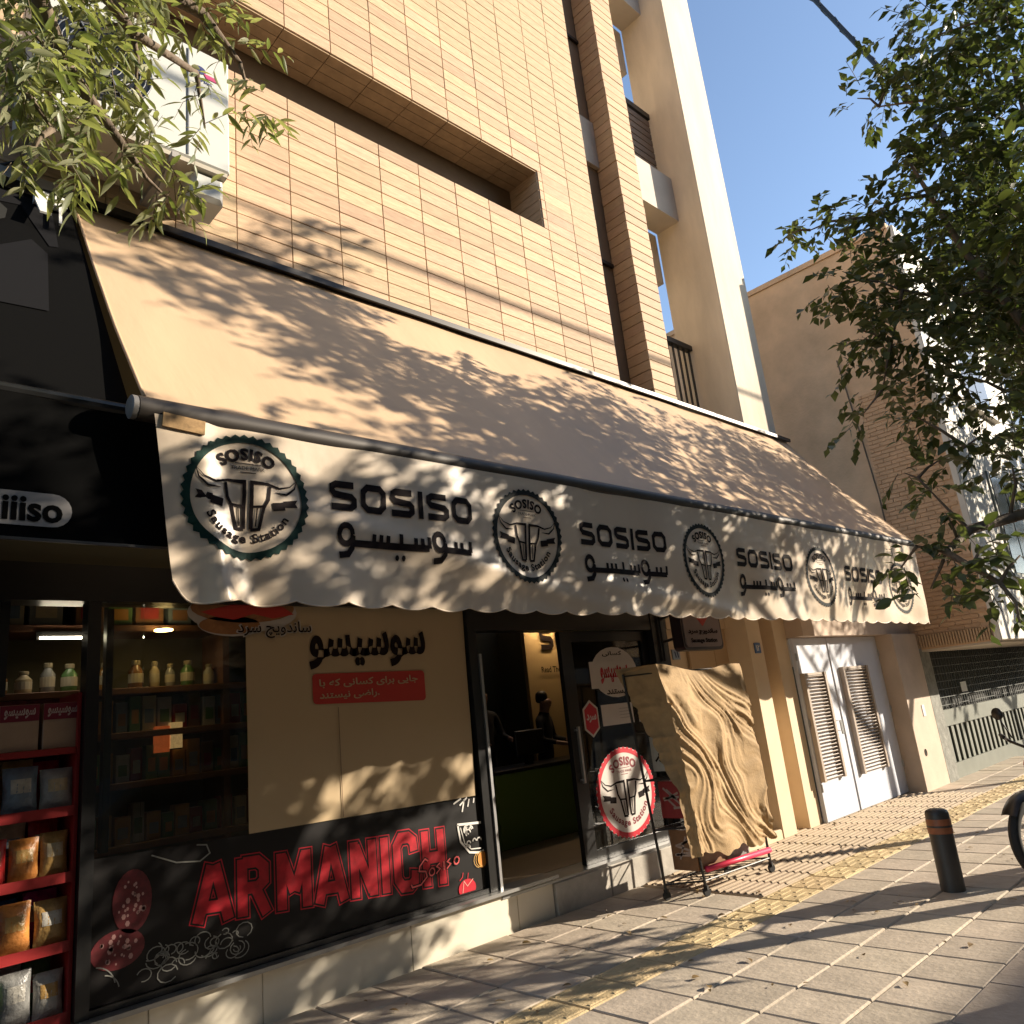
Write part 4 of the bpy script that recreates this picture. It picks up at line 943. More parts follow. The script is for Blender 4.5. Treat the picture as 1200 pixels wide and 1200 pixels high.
obj('head', MB().box(7.10, 8.299, 4.99, 5.019, 2.35, 3.3), M_stone, en)
ic = thing('intercom', 'small brown intercom with a pale button beside the rack cloth', 'intercom', (8.2, 5.0, 1.3))
obj('case', MB().bbox(8.04, 8.16, 4.99, 5.018, 1.22, 1.42, .005), mat('brown_intercom', (.16,.06,.03), .5), ic); obj('button', MB().bbox(8.07, 8.13, 4.982, 4.989, 1.28, 1.34, .002), M_stone, ic)
hp_ = thing('house_number_plate', 'small blue house number plate high on the left pilaster', 'number plate', (8.47, 4.71, 2.05))
obj('plate', MB().bbox(8.40, 8.53, 4.708, 4.719, 2.02, 2.14, .002), mat('blue_plate', (.05,.12,.28), .4), hp_)
q = MB(); put_text(q, '۱۲', 8.425, 8.505, 2.045, 2.115, fl(4.7065), .03); obj('number', q, M_white, hp_)
hp_ = thing('wall_number_plate', 'blue number plate on the bright wall left of the box sign', 'number plate', (7.33, 5.05, 2.05))
obj('plate', MB().bbox(7.22, 7.36, 5.047, 5.058, 2.02, 2.13, .002), mat('pale_blue_plate', (.28,.36,.48), .4), hp_)
q = MB(); put_text(q, '۱۱', 7.25, 7.33, 2.04, 2.11, fl(5.0455), .03); obj('number', q, mat('navy_print', (.02,.04,.12), .5), hp_)

gt = thing('double_gate', 'white metal double gate with a tall beige louvre in each leaf', 'gate', (10.4, 4.7, 0))
for x0, x1 in ((9.24, 10.18), (10.19, 11.78)):
    obj('gate_leaf', MB().bbox(x0, x1, 4.66, 4.71, .01, 2.18, .006), M_gate, gt)
obj('center_strip', MB().box(10.165, 10.205, 4.645, 4.659, .02, 2.17), M_gate, gt)
for x0, x1, z0, z1, n in ((9.06+.2, 9.86, .46, 1.74, 30), (10.38, 11.18, .42, 1.78, 32)):
    obj('louvre_frame', MB().box(x0, x0+.05, 4.60, 4.659, z0, z1).box(x1-.05, x1, 4.60, 4.659, z0, z1).box(x0+.05, x1-.05, 4.62, 4.659, z1-.03, z1), M_louvre, gt)
    for k in range(n):
        z = z0+(k+.5)*(z1-z0-.03)/n; obj('louvre_slat', MB().obox(((x0+x1)/2, 4.632, z), (1,0,0), (0,1,-.7), (0,.7,1), (x1-x0)/2-.05, .016, .0035), M_louvre, gt)
for zz in (.35, 1.1, 1.9): obj('hinge', MB().tube([(9.25,4.652,zz),(9.25,4.652,zz+.09)], .012, 8), M_silver, gt); obj('hinge', MB().tube([(11.77,4.652,zz),(11.77,4.652,zz+.09)], .012, 8), M_silver, gt)
obj('lock_plate', MB().bbox(10.09, 10.15, 4.652, 4.659, .95, 1.12, .002), M_steel, gt)
obj('gate_handle', MB().tube([(9.98,4.655,1.0),(9.98,4.61,1.0),(9.98,4.61,1.12),(9.98,4.655,1.12)], .008, 6), M_silver, gt)
pt = thing('gate_portal', 'pinkish cream stone surround with a round hole beside the white gate', 'gate surround', (11.9, 4.5, 0))
obj('lintel', MB().box(9.232, 12.72, 4.50, 4.9, 2.185, 3.4), M_stone2, pt)
obj('pier', MB().bbox(11.79, 12.72, 4.42, 4.9, -.05, 2.183, .008), M_stone2, pt)
q = MB(); q.lathe([(.0,0),(.05,.001),(.05,.004),(.0,.005)], (12.05,4.42,.50), axis=(0,-1,0), n=16); obj('hole', q, M_darkwin, pt)
obj('small_plate', MB().bbox(12.28, 12.38, 4.411, 4.419, .98, 1.14, .002), M_white, pt)

# ================================================================== NEIGHBOUR BUILDING BEYOND
nb = thing('neighbour_building', 'building beyond the gate with tan side wall and pale street front jutting over the pavement', 'building', (14, 5, 0))
g_ = MB(); g_.box(12.83, 22, 3.39, 12, 1.93, 8.80); obj('body', g_, M_brick_n, nb)
obj('parapet', MB().box(12.80, 13.0, 3.40, 12, 8.802, 8.9), M_brick_n, nb)
q = MB(); rr = random.Random(3)
z = 1.95; k = 0
while z < 6.1:
    yy = 3.42 + (.11 if k % 2 else 0)
    while yy < 4.42:
        q.box(12.812+rr.uniform(0,.006), 12.829, yy, min(yy+.21, 4.47), z, z+.055); yy += .222
    z += .068; k += 1
obj('side_bricks', q, mat('orange_tan_brick', (.60,.385,.225), .85, noise=.15, nscale=6), nb, kind='stuff')
obj('drain_stain', MB().tube([(12.80,4.66,6.9),(12.805,4.60,6.0),(12.80,4.56,5.5),(12.805,4.50,4.4),(12.80,4.49,3.0)], .012, 6), M_bark, nb)
obj('front_wall', MB().bbox(12.80, 22, 3.30, 3.389, 1.93, 8.8, .01), M_whitewall, nb)
for x0 in (14.3, 17.2, 19.6):
    for z0 in (2.9, 5.9):
        obj('window', MB().box(x0, x0+1.5, 3.27, 3.299, z0, z0+1.8), M_garage, nb)
        obj('window_pane', MB().box(x0+.08, x0+.72, 3.26, 3.269, z0+.08, z0+1.72).box(x0+.78, x0+1.42, 3.26, 3.269, z0+.08, z0+1.72), M_darkwin, nb)
        obj('window_sill', MB().bbox(x0-.1, x0+1.6, 3.2, 3.298, z0-.08, z0-.002, .005), M_whitewall, nb)
q = MB()
for k in range(26): q.box(12.775, 12.826, 3.42+k*.04, 3.445+k*.04, 1.95, 2.14)
obj('fluted_band', q, M_coltile, nb); obj('soffit', MB().box(12.83, 22, 3.39, 4.55, 1.90, 1.929), M_fascia, nb)
obj('garage_wall', MB().box(12.725, 13.12, 4.42, 4.6, -.2, 1.95), mat('grey_stone_cladding', (.22,.22,.19), .8, noise=.35, nscale=9, bump=.4, bscale=30), nb)
obj('wall', MB().box(12.73, 22, 4.62, 12, -.2, 1.92), M_inwall, nb)
gd = thing('garage_door', 'grey green garage door with dark mesh top and upright slats', 'garage door', (15, 4.45, -.1))
obj('frame', MB().box(13.121, 19, 4.46, 4.52, .76, 1.0).box(13.121, 19, 4.46, 4.52, -.2, .22).box(13.121, 13.2, 4.46, 4.52, 1.0, 1.9).box(13.121,13.22,4.46,4.52,.22,.76), M_garage, gd)
obj('mesh_backing', MB().box(13.121, 19, 4.57, 4.58, -.2, 1.9), M_garagedark, gd)
for k in range(24):
    x = 13.30+k*.235; obj('slat', MB().obox((x, 4.49, .49), (1,.12,0), (-.12,1,0), (0,0,1), .088, .008, .268), M_garage, gd)
q = MB()
for k in range(48): q.box(13.25+k*.12, 13.262+k*.12, 4.49, 4.50, 1.0, 1.9)
for k in range(7): q.box(13.2, 19, 4.485, 4.4885, 1.06+k*.12, 1.072+k*.12)
obj('mesh', q, mat('dark_mesh_wire', (.05,.055,.045), .6), gd)
obj('notice', MB().box(14.35, 14.62, 4.470, 4.478, 1.22, 1.38), mat('grey_paper', (.55,.55,.5), .6), gd)

# ================================================================== BUILDING ACROSS THE STREET (unseen, added to darken reflections and block sky light)
ob = thing('unseen_opposite_building', 'unseen plastered block added across the street to cut sky light and reflections', 'building', (-15, -12, -.1))
obj('wall', MB().box(-60, 11.5, -24, -12, -.2, 19), mat('opposite_plaster', (.26,.21,.16), .9, noise=.1, nscale=1), ob)
for k in range(17):
    for z in (1.0, 4.3, 7.6, 10.9, 14.2):
        o = obj('window', MB().box(-56+k*4, -54.2+k*4, -11.99, -11.95, z, z+1.7), M_darkwin, ob)
ob = thing('unseen_low_building', 'unseen low house added across the street to darken the glass reflections', 'building', (25, -12, -.1))
obj('wall', MB().box(11.6, 60, -20, -12, -.2, 8.5), mat('opposite_plaster', (.26,.21,.16), .9, noise=.1, nscale=1), ob)

# ================================================================== AIR CONDITIONER
ac = thing('air_conditioner', 'big white outdoor air conditioner unit on wall brackets behind the leaves', 'air conditioner', (1.4, 4.7, 5.4))
autosmooth(obj('case', MB().bbox(.78, 1.985, 4.42, 4.93, 5.44, 6.38, .012), M_acw, ac))
obj('bottom_pan', MB().box(.80, 1.97, 4.43, 4.92, 5.405, 5.438), M_acunder, ac)
q = MB()
for k in range(9): q.tube([(1.13+.036*(k+1)*math.cos(a*math.pi/12), 4.405, 5.92+.036*(k+1)*math.sin(a*math.pi/12)) for a in range(25)], .004, 4, cap=False)
for a in range(6): q.bar((1.13,4.403,5.92),(1.13+.33*math.cos(a*math.pi/3),4.403,5.92+.33*math.sin(a*math.pi/3)), .005)
obj('fan_grille', q, M_steel, ac)
q = MB(); q.lathe([(.0,0),(.33,.0),(.33,.004),(.0,.005)], (1.13,4.418,5.92), axis=(0,-1,0), n=28); obj('fan_opening', q, M_black, ac)
obj('panel_seam', MB().box(1.690, 1.700, 4.412, 4.419, 5.46, 6.34), M_steel, ac)
obj('valve_cover', MB().bbox(1.74, 1.96, 4.46, 4.72, 5.20, 5.404, .03), M_acw, ac)
for x in (1.60, .88): obj('bracket', MB().bar((x,4.38,5.385),(x,4.99,5.385),.022).bar((x,4.45,5.37),(x,4.98,5.19),.016), mat('grey_bracket', (.35,.33,.30), .5), ac)
q = MB(); disc2(q, 1.775, 6.20, .042, fl(4.4165), 16, .8); put_text(q, 'GPlus', 1.74, 1.86, 6.10, 6.13, fl(4.4165), .02); obj('logo', q, mat('navy_logo', (.03,.04,.14), .5), ac)
q = MB(); q2 = fl(4.4155); poly2(q, [(1.80,6.185),(1.90,6.185),(1.92,6.15),(1.82,6.15)], q2); obj('logo_patch', q, mat('magenta_logo', (.45,.05,.15), .5), ac)
q = MB(); q.tube([(.55,4.97,5.4),(.60,4.95,5.24),(.70,4.96,5.25),(.82,4.95,5.33)], .012, 6); obj('pipe', q, M_iron, ac)

# ================================================================== BOLLARD
bo = thing('bollard', 'short dark bollard with a faded orange band at the pavement edge', 'bollard', (6.65, 2.47, 0))
autosmooth(obj('post', MB().lathe([(.085,-.04),(.085,.40)], (6.65,2.47,0), axis=(.03,0,1), n=24).lathe([(.085,.505),(.085,.545),(.078,.562),(.055,.575),(.0,.578)], (6.65,2.47,0), axis=(.03,0,1), n=24), M_bollard, bo))
autosmooth(obj('band', MB().lathe([(.087,.40),(.0885,.404),(.0885,.50),(.087,.505)], (6.65,2.47,0), axis=(.03,0,1), n=24), M_bandor, bo))
autosmooth(obj('band_groove', MB().lathe([(.0895,.445),(.090,.447),(.090,.457),(.0895,.459)], (6.65,2.47,0), axis=(.03,0,1), n=24), M_bollard, bo))

# ================================================================== MOTORCYCLE
mc = thing('motorcycle', 'parked motorcycle with red bodywork and only its front wheel in view', 'motorcycle', (7.6, 1.7, 0))
fw = Vector((7.16, 1.95, .30)); dirv = Vector((-.93, .37, 0)).normalized()   # heading
rw = fw - dirv*1.25; side = Vector((0,0,1)).cross(dirv)
def W(a, b, c): return fw - dirv*a + side*b + Vector((0,0,c-.30))
for cc, nm in ((fw, 'front'), (rw, 'rear')):
    q = MB(); prof = [(math.cos(R_(t))*.042+.262, math.sin(R_(t))*.042) for t in range(0, 360, 30)]; prof.append(prof[0])
    q.lathe(prof, cc, axis=side, n=40); q.f = q.f[:-2]; q.mi = q.mi[:-2]; whl = autosmooth(obj('tyre', q, M_rubber, mc), 60)
    q = MB(); prof = [(.225,-.022),(.245,-.026),(.25,-.018),(.235,0),(.25,.018),(.245,.026),(.225,.022),(.222,0),(.225,-.022)]
    q.lathe(prof, cc, axis=side, n=40); q.f = q.f[:-2]; q.mi = q.mi[:-2]
    q.lathe([(.0,-.05),(.035,-.05),(.045,-.02),(.045,.02),(.035,.05),(.0,.05)], cc, axis=side, n=14)
    for k in range(18):
        a = 2*math.pi*k/18; e_ = dirv*math.cos(a)+Vector((0,0,1))*math.sin(a); q.tube([cc+e_*.04+side*(.03 if k % 2 else -.03), cc+e_*.23], .002, 4)
    obj('rim', q, M_chrome, mc, smooth=True)
q = MB()
for sg in (-1, 1): q.tube([W(0,.065*sg,.30), W(.17,.065*sg,.62), W(.27,.065*sg,.82)], [.022,.020,.018], 10)
obj('fork', q, M_chrome, mc, smooth=True)
q = MB(); 
q.grid(lambda u, v: tuple(W(0,(v-.5)*.13,.30)+(dirv*math.cos(R_(35+115*u))+Vector((0,0,1))*math.sin(R_(35+115*u)))*(.325+.02*math.sin(math.pi*v))), 16, 5); obj('front_fender', q, M_black, mc, smooth=True)
q = MB(); q.tube([W(.30,.30,1.0), W(.24,.22,.98), W(.25,.08,.92), W(.25,-.08,.92), W(.24,-.22,.98), W(.30,-.30,1.0)], .012, 8); obj('handlebar', q, M_iron, mc, smooth=True)
q = MB()
for sg in (-1, 1): q.tube([W(.30,.30*sg,1.0), W(.36,.38*sg,1.02)], .017, 8)
obj('grip', q, M_rubber, mc, smooth=True)
q = MB(); q.lathe([(.03,-.08),(.07,-.03),(.08,.03),(.075,.05),(.0,.055)], W(.18,0,.80), axis=dirv, n=18); obj('headlight', q, M_redpaint, mc, smooth=True)
q = MB(); q.lathe([(.02,-.02),(.16,.0),(.14,.22),(.13,.36),(.08,.46),(.0,.47)], W(.42,0,.74), axis=-dirv, n=16)
obj('fuel_tank', q, M_redpaint, mc, smooth=True)
q = MB(); q.obox(W(1.05,0,.78), dirv, side, (0,0,1), .32, .12, .05); autosmooth(obj('seat', q, M_rubber, mc))
q = MB(); q.obox(W(.62,0,.42), dirv, side, (0,0,1), .16, .11, .13); q.lathe([(.07,0),(.075,.02),(.07,.04),(.075,.06),(.07,.08),(.075,.10),(.06,.14)], W(.52,0,.52), axis=dirv+Vector((0,0,1.4)), n=12); obj('engine', q, M_steel, mc)
q = MB(); q.tube([W(.22,0,.80), W(.45,0,.55), W(.62,0,.28), W(.9,0,.3), W(1.25,0,.30)], .02, 8); q.tube([W(.25,0,.85), W(.7,0,.68), W(1.3,0,.70)], .02, 8); q.tube([W(1.25,.09,.30), W(1.15,.09,.70)], .02, 8); obj('chassis', q, M_iron, mc, smooth=True)
q = MB(); q.tube([W(.50,.10,.45), W(.50,.14,.25), W(.85,.15,.25), W(1.4,.16,.33)], [.02,.022,.035,.04], 10); obj('exhaust', q, M_chrome, mc, smooth=True)
q = MB(); q.grid(lambda u, v: tuple(W(1.25,(v-.5)*.15,.30)+(dirv*math.cos(R_(60+110*u))+Vector((0,0,1))*math.sin(R_(60+110*u)))*.34), 14, 4); obj('rear_fender', q, M_redpaint, mc, smooth=True)
for sg in (-1, 1):
    q = MB(); q.tube([W(.28,.22*sg,1.0), W(.24,.26*sg,1.16)], .006, 6); q.lathe([(.0,-.008),(.05,-.005),(.05,.005),(.0,.008)], W(.24,.27*sg,1.20), axis=dirv, n=14); obj('mirror', q, M_iron, mc, smooth=True)
q = MB(); q.tube([W(.7,-.12,.28), W(.72,-.28,.0)], .012, 6); obj('kickstand', q, M_iron, mc)

# ================================================================== CABLES
c1 = MB(); pts = [(17.3,6.6,21.0),(16.1,4.5,16.9),(16.0,3.7,14.5),(15.9,2.9,12.1),(15.8,2.1,9.7)]
c1.tube(pts, .055, 8)
for k in range(70):
    a = k/70; i = min(3, int(a*4)); p = Vector(pts[i]).lerp(Vector(pts[i+1]), a*4-i)
    d_ = (Vector(pts[i+1])-Vector(pts[i])).normalized(); s_ = d_.cross(Vector((0,1,0))).normalized(); c_ = d_.cross(s_)
    e_ = s_*math.cos(k*1.1)+c_*math.sin(k*1.1); c1.bar(p+e_*.055-d_*.08, p+(s_*math.cos(k*1.1+1.1)+c_*math.sin(k*1.1+1.1))*.055+d_*.12, .012)
tag(obj('service_cable', c1, M_cable, origin=(17.3,6.6,21.0)), 'thick twisted service cable running from the roof down into the tree', 'cable')
c1 = MB(); c1.tube([(-20,-1.0,9.0),(0,-1.0,9.25),(20,-1.0,9.55),(45,-1,9.9)], .03, 6)
tag(obj('street_cable', c1, M_cable, origin=(0,-1,9.3)), 'long cable strung along the street above the viewer', 'cable')

# ================================================================== TREES
def leaf_template(kind):
    if kind == 'ash':     # long, pointed, folded along the rib and curling at the tip; x along leaf, unit length
        xs = [0, .12, .35, .62, .85, 1.0]; ws = [.008, .07, .115, .095, .04, 0]; zs = [0, .01, .015, 0, -.035, -.08]
    else:
        xs = [0, .10, .32, .62, .86, 1.0]; ws = [.01, .16, .27, .25, .12, 0]; zs = [0, .01, .02, 0, -.04, -.09]
    V = [(0,0,0)]; F = []
    for x, w_, z in zip(xs[1:-1], ws[1:-1], zs[1:-1]): V += [(x, w_, z+w_*.35), (x, 0, z), (x, -w_, z+w_*.35)]
    V.append((1.0, 0, zs[-1])); n = len(xs)-2
    F += [(0,2,1),(0,3,2)]
    for k in range(n-1):
        a = 1+3*k; b = a+3; F += [(a,a+1,b+1,b),(a+1,a+2,b+2,b+1)]
    a = 1+3*(n-1); F += [(a,a+1,len(V)-1),(a+1,a+2,len(V)-1)]
    return np.array(V), F
def frames(D, Nn):
    D = D/np.linalg.norm(D, axis=1, keepdims=True); S = np.cross(Nn, D); S /= np.linalg.norm(S, axis=1, keepdims=True)+1e-9
    return D, S, np.cross(D, S)
def leaf_mesh(name, kind, P, D, Nn, Ls, mt, org, rng):
    V, F = leaf_template(kind)
    if len(P) > 6000 and kind != 'ash':   # far crowns: simpler leaf
        V = np.array([(0,0,0),(.45,.27,.07),(.45,0,0),(.45,-.27,.07),(1,0,-.08)]); F = [(0,2,1),(0,3,2),(1,2,4),(2,3,4)]
    D, S, N2 = frames(D, Nn)
    W_ = P[:,None,:] + (D[:,None,:]*V[None,:,0:1] + S[:,None,:]*V[None,:,1:2] + N2[:,None,:]*V[None,:,2:3])*Ls[:,None,None]
    W_ = W_.reshape(-1, 3) - np.array(org); nv = len(V); nl = len(P)
    ft = [f for f in F]; loops = np.concatenate([np.array(f) for f in ft]); sizes = np.array([len(f) for f in ft])
    allL = (loops[None,:] + (np.arange(nl)*nv)[:,None]).ravel(); allS = np.tile(sizes, nl)
    me = bpy.data.meshes.new(name); me.vertices.add(len(W_)); me.vertices.foreach_set('co', W_.astype(np.float32).ravel())
    me.loops.add(len(allL)); me.loops.foreach_set('vertex_index', allL.astype(np.int32))
    me.polygons.add(len(allS)); st_ = np.concatenate([[0], np.cumsum(allS)[:-1]]); me.polygons.foreach_set('loop_start', st_.astype(np.int32))
    try: me.polygons.foreach_set('loop_total', allS.astype(np.int32))
    except Exception: pass
    me.update(calc_edges=True)
    at = me.attributes.new('leafrand', 'FLOAT', 'POINT'); at.data.foreach_set('value', np.repeat(rng.random(nl), nv).astype(np.float32))
    me.materials.append(mt); me.polygons.foreach_set('use_smooth', np.ones(len(allS), bool)); return me
def twigs(clusters, rng, per_m3, twig_len, nleaf, droop, kind):
    """twigs scattered through each clump, leaves along each twig; returns twig polylines and leaf arrays"""
    TW_ = []; P = []; D = []; Nn = []
    for (c, r, dens) in clusters:
        c = np.array(c); n = max(3, int(per_m3*dens*r**2.2))
        for _ in range(n):
            d = rng.normal(size=3); d /= np.linalg.norm(d); s = c + d*r*rng.random()**.45*np.array([1,1,.8])
            dr = d*.7 + rng.normal(size=3)*.5; dr[2] -= droop*rng.random(); dr /= np.linalg.norm(dr)
            L_ = twig_len*rng.uniform(.5,1.25); pts = [s]; cur = dr.copy()
            for k in range(4): pts.append(pts[-1]+cur*L_/4); cur = cur+np.array([0,0,-.16*droop])+rng.normal(size=3)*.1; cur /= np.linalg.norm(cur)
            TW_.append(pts)
            m_ = int(nleaf*rng.uniform(.6,1.3))
            for k in range(m_):
                t = (k+.6)/m_*4; i = min(3, int(t)); p = pts[i]+(pts[i+1]-pts[i])*(t-i); ax = pts[i+1]-pts[i]; ax /= np.linalg.norm(ax)
                sd_ = np.cross(ax, [0,0,1]); sd_ /= np.linalg.norm(sd_)+1e-6; sg = 1 if k % 2 else -1
                ld = ax*rng.uniform(.3,.9)+sd_*sg*rng.uniform(.5,1.1)+np.array([0,0,-droop*rng.uniform(.1,1.0)])+rng.normal(size=3)*.15
                nn_ = np.array([0,0,1.])+rng.normal(size=3)*.45
                P.append(p); D.append(ld); Nn.append(nn_)
    return TW_, np.array(P), np.array(D), np.array(Nn)
def build_tree(name, label, base, limbs, clusters, seed, kind, mt, leaf_len, per_m3, twig_len, nleaf, droop, indiv, trunk_r=.12, group=None, twr=.004):
    rng = np.random.default_rng(seed); t = thing(name, label, 'tree', base, group)
    q = MB(); top = limbs[0]; q.tube(top, [trunk_r*(1-.5*i/(len(top)-1))*(1.25 if i == 0 else 1) for i in range(len(top))], 14); obj('trunk', q, M_bark, t, smooth=True)
    q = MB(); nodes = [(np.array(p), .7) for p in top[1:]]
    for lb in limbs[1:]:
        r0 = trunk_r*.5; q.tube(lb, [r0*(1-.75*i/(len(lb)-1)) for i in range(len(lb))], 9)
        for i, p in enumerate(lb): nodes.append((np.array(p), 1))
        for a, b in zip(lb[:-1], lb[1:]): nodes.append(((np.array(a)+np.array(b))/2, 1))
    br = []
    for (c, r, dens) in sorted(clusters, key=lambda c_: min(np.linalg.norm(np.array(c_[0])-n[0]) for n in nodes)):
        c = np.array(c); n = min(nodes, key=lambda n: np.linalg.norm(n[0]-c)); dd = np.linalg.norm(n[0]-c)
        if dd > .15:
            mid = (n[0]+c)/2+rng.normal(size=3)*dd*.07+np.array([0,0,dd*.08]); r0 = .012+.010*min(2, dd)
            q.tube([n[0], mid, c], [r0, r0*.7, r0*.35], 6); nodes += [(mid, 1), (c, 1)]
    obj('limb', q, M_bark, t, smooth=True)
    TW_, P, D, Nn = twigs(clusters, rng, per_m3, twig_len, nleaf, droop, kind)
    q = MB()
    for pts in TW_: q.tube([pts[0], pts[2], pts[4]], [twr, twr*.75, twr*.4], 3, cap=False)
    obj('twigs', q, M_twig, t, kind='stuff')
    Ls = leaf_len*rng.uniform(.65,1.2,len(P))
    if indiv:
        cp = np.array(CAM); Vw = P-cp; dc = Vw @ (-np.array(back)); uu = (Vw@right)/np.maximum(dc,.1); vv = (Vw@up)/np.maximum(dc,.1)
        ok = (dc > .3) & (abs(uu) < .68) & (abs(vv) < .68); score = np.where(ok, Ls/np.maximum(dc,.1), 0)
        idx = np.argsort(-score)[:indiv]; idx = idx[score[idx] > 0]; msk = np.ones(len(P), bool); msk[idx] = False
        V, F = leaf_template(kind); me = bpy.data.meshes.new('leaf'); me.from_pydata([tuple(v) for v in V], [], F); me.materials.append(mt)
        me.polygons.foreach_set('use_smooth', [True]*len(F))
        D2, S2, N2 = frames(D[idx], Nn[idx]); b_ = np.array(base)
        for k, i in enumerate(idx):
            m4 = Matrix.Identity(4); L_ = Ls[i]
            for a in range(3): m4[a][0], m4[a][1], m4[a][2], m4[a][3] = D2[k][a]*L_, S2[k][a]*L_, N2[k][a]*L_, P[i][a]-b_[a]
            o = bpy.data.objects.new('leaf', me); COL.objects.link(o); o.parent = t; o.matrix_basis = m4
        P, D, Nn, Ls = P[msk], D[msk], Nn[msk], Ls[msk]
    me = leaf_mesh('foliage', kind, P, D, Nn, Ls, mt, base, rng); o = link('foliage', me, t); o['kind'] = 'stuff'
    print(name, 'leaves', len(P)); return t

CR = [((7.6,1.14,7.51),.62),((7.8,.63,7.41),.75),((7.4,1.5,7.22),.25),((7.5,1.11,6.54),.6),((7.4,1.75,7.01),.22),((7.3,1.89,7.16),.14),((7.7,.81,6.24),.7),((7.3,1.47,5.85),.62),((7.1,2.06,5.8),.38),
      ((7.0,2.51,5.89),.22),((7.0,2.72,5.96),.1),((7.6,1.07,5.37),.7),((7.0,2.03,5.07),.46),((6.9,2.36,5.16),.22),((7.3,1.61,4.78),.65),((7.5,1.19,4.47),.65),((7.0,2.05,4.47),.38),((6.9,2.27,4.67),.22),
      ((7.1,1.72,4.03),.38),((7.3,1.37,3.78),.36),((6.9,2.18,4.05),.22),((6.8,2.37,3.84),.13),((6.8,1.94,3.66),.24),((7.0,1.57,3.41),.28),((6.7,1.84,3.23),.14),((6.8,1.38,3.06),.24),((6.5,2.05,3.16),.08),((6.5,1.9,2.97),.07),
      ((6.0,1.93,2.49),.09),((6.0,1.78,2.39),.14),((5.9,1.64,2.23),.17),((6.0,1.91,2.17),.1),((5.7,1.39,2.06),.18),((5.6,1.33,1.8),.16),((6.0,1.52,2.39),.1),((6.1,2.11,2.37),.05),((6.2,1.74,2.69),.06),((5.8,1.27,2.26),.14)]
CR = [(c, r, 1.0) for c, r in CR]
CR += [((8.6,1.6,5.6),.8,1),((9.2,.8,5.2),.9,1),((8.4,0,5.4),.9,1),((9.6,1.4,6.2),.7,1),((8.4,.4,4.2),.6,1),((9.4,.9,4.0),.55,1),((7.9,.2,3.2),.45,1),((9.0,.6,2.9),.4,1),((10.2,.9,4.6),.6,1),((6.1,.55,4.5),.4,1),((6.7,.55,4.7),.45,1),((5.5,.15,4.3),.38,1),((6.3,.2,3.9),.38,1),((5.9,.1,5.0),.5,1),((7.3,.45,3.6),.4,1),((7.9,.5,3.1),.35,1),((8.6,.5,3.4),.4,1),((9.3,.6,3.3),.42,1.3),((9.5,.6,4.1),.45,1.2),((8.8,.7,2.7),.34,1.2),((8.3,.5,2.2),.32,1),((9.0,.5,2.35),.3,1),((8.5,.6,3.0),.4,1.2),((7.0,.3,4.4),.5,1),((8.2,.7,2.5),.28,.8),((8.2,1.0,1.8),.28,.8),((7.8,.55,2.05),.34,1.2),((8.0,.9,4.5),.45,1.1),((8.8,.9,4.5),.45,1.1),((9.6,.9,4.7),.45,1.1),((10.2,.8,4.6),.45,1),((7.6,.95,1.7),.25,.5),((8.6,1.2,2.3),.3,.6),((7.2,1.0,2.1),.22,.5)]  # clumps out of view, added to shade the valance, shop front and paving
build_tree('street_tree', 'dark leafy street tree whose crown fills the right edge beside the cable', (7.9, .95, -.12),
    [[(7.9,.95,-.15),(7.92,.97,.6),(7.86,.95,1.6),(7.90,.98,2.5),(7.95,1.0,3.2)],
     [(7.95,1.0,3.2),(7.6,1.1,4.2),(7.35,1.4,5.2),(7.3,1.6,6.2)],[(7.95,1.0,3.2),(8.3,.9,4.4),(8.1,.8,5.8),(7.9,.7,7.2)],[(7.95,1.0,3.2),(8.8,.8,4.2),(9.2,.7,5.4)],[(7.9,.98,2.5),(7.2,1.3,2.75),(6.5,1.7,2.6),(6.0,1.75,2.4),(5.7,1.4,2.1)],[(7.95,1.0,3.2),(8.3,.2,4.4),(8.4,0,5.6)]],
    CR, 11, 'oval', M_leafR, .120, 240, .28, 8, .45, 290, group=None)
rt = random.Random(21)
def crown(cx, cy, cz, rx, ry, rz, n, r0, r1, dens):
    out = []
    for k in range(n):
        while True:
            a, b, c = rt.uniform(-1,1), rt.uniform(-1,1), rt.uniform(-1,1)
            if .25 < a*a+b*b+c*c < 1: break
        out.append(((cx+a*rx, cy+b*ry, cz+c*rz), rt.uniform(r0, r1), dens))
    return out
def limbs_for(x, y, h, rx):
    L_ = [[(x,y,-.15),(x+.03,y,1.0),(x-.03,y+.02,2.1),(x,y,h)]]
    for a in range(5): L_.append([(x,y,h),(x+rx*.35*math.cos(a*1.26),y+.35*rx*math.sin(a*1.26),h+1.0),(x+rx*.7*math.cos(a*1.26),y+.6*rx*math.sin(a*1.26),h+2.2)])
    return L_
build_tree('street_tree', 'second street tree along the kerb, mostly behind the nearest crown', (11.9, .8, -.12), limbs_for(11.9,.8,3.2,2.2), crown(11.7,.9,5.9,2.5,1.5,1.25,62,.38,.65,1)+[((10.8,.9,4.65),.42,1.3),((11.5,.9,4.6),.42,1.3),((12.2,.9,4.7),.42,1.3),((12.9,.9,4.9),.40,1.2)], 5, 'oval', M_leafR, .12, 72, .34, 8, .8, 0)
build_tree('street_tree', 'third street tree further down the kerb', (16.6, .8, -.12), limbs_for(16.6,.8,3.0,2.0), crown(15.6,.9,6.2,2.0,1.5,1.1,40,.4,.65,1)+crown(18.0,.9,5.4,1.4,1.4,1.2,20,.4,.7,1), 6, 'oval', M_leafR, .14, 60, .34, 8, .8, 0)
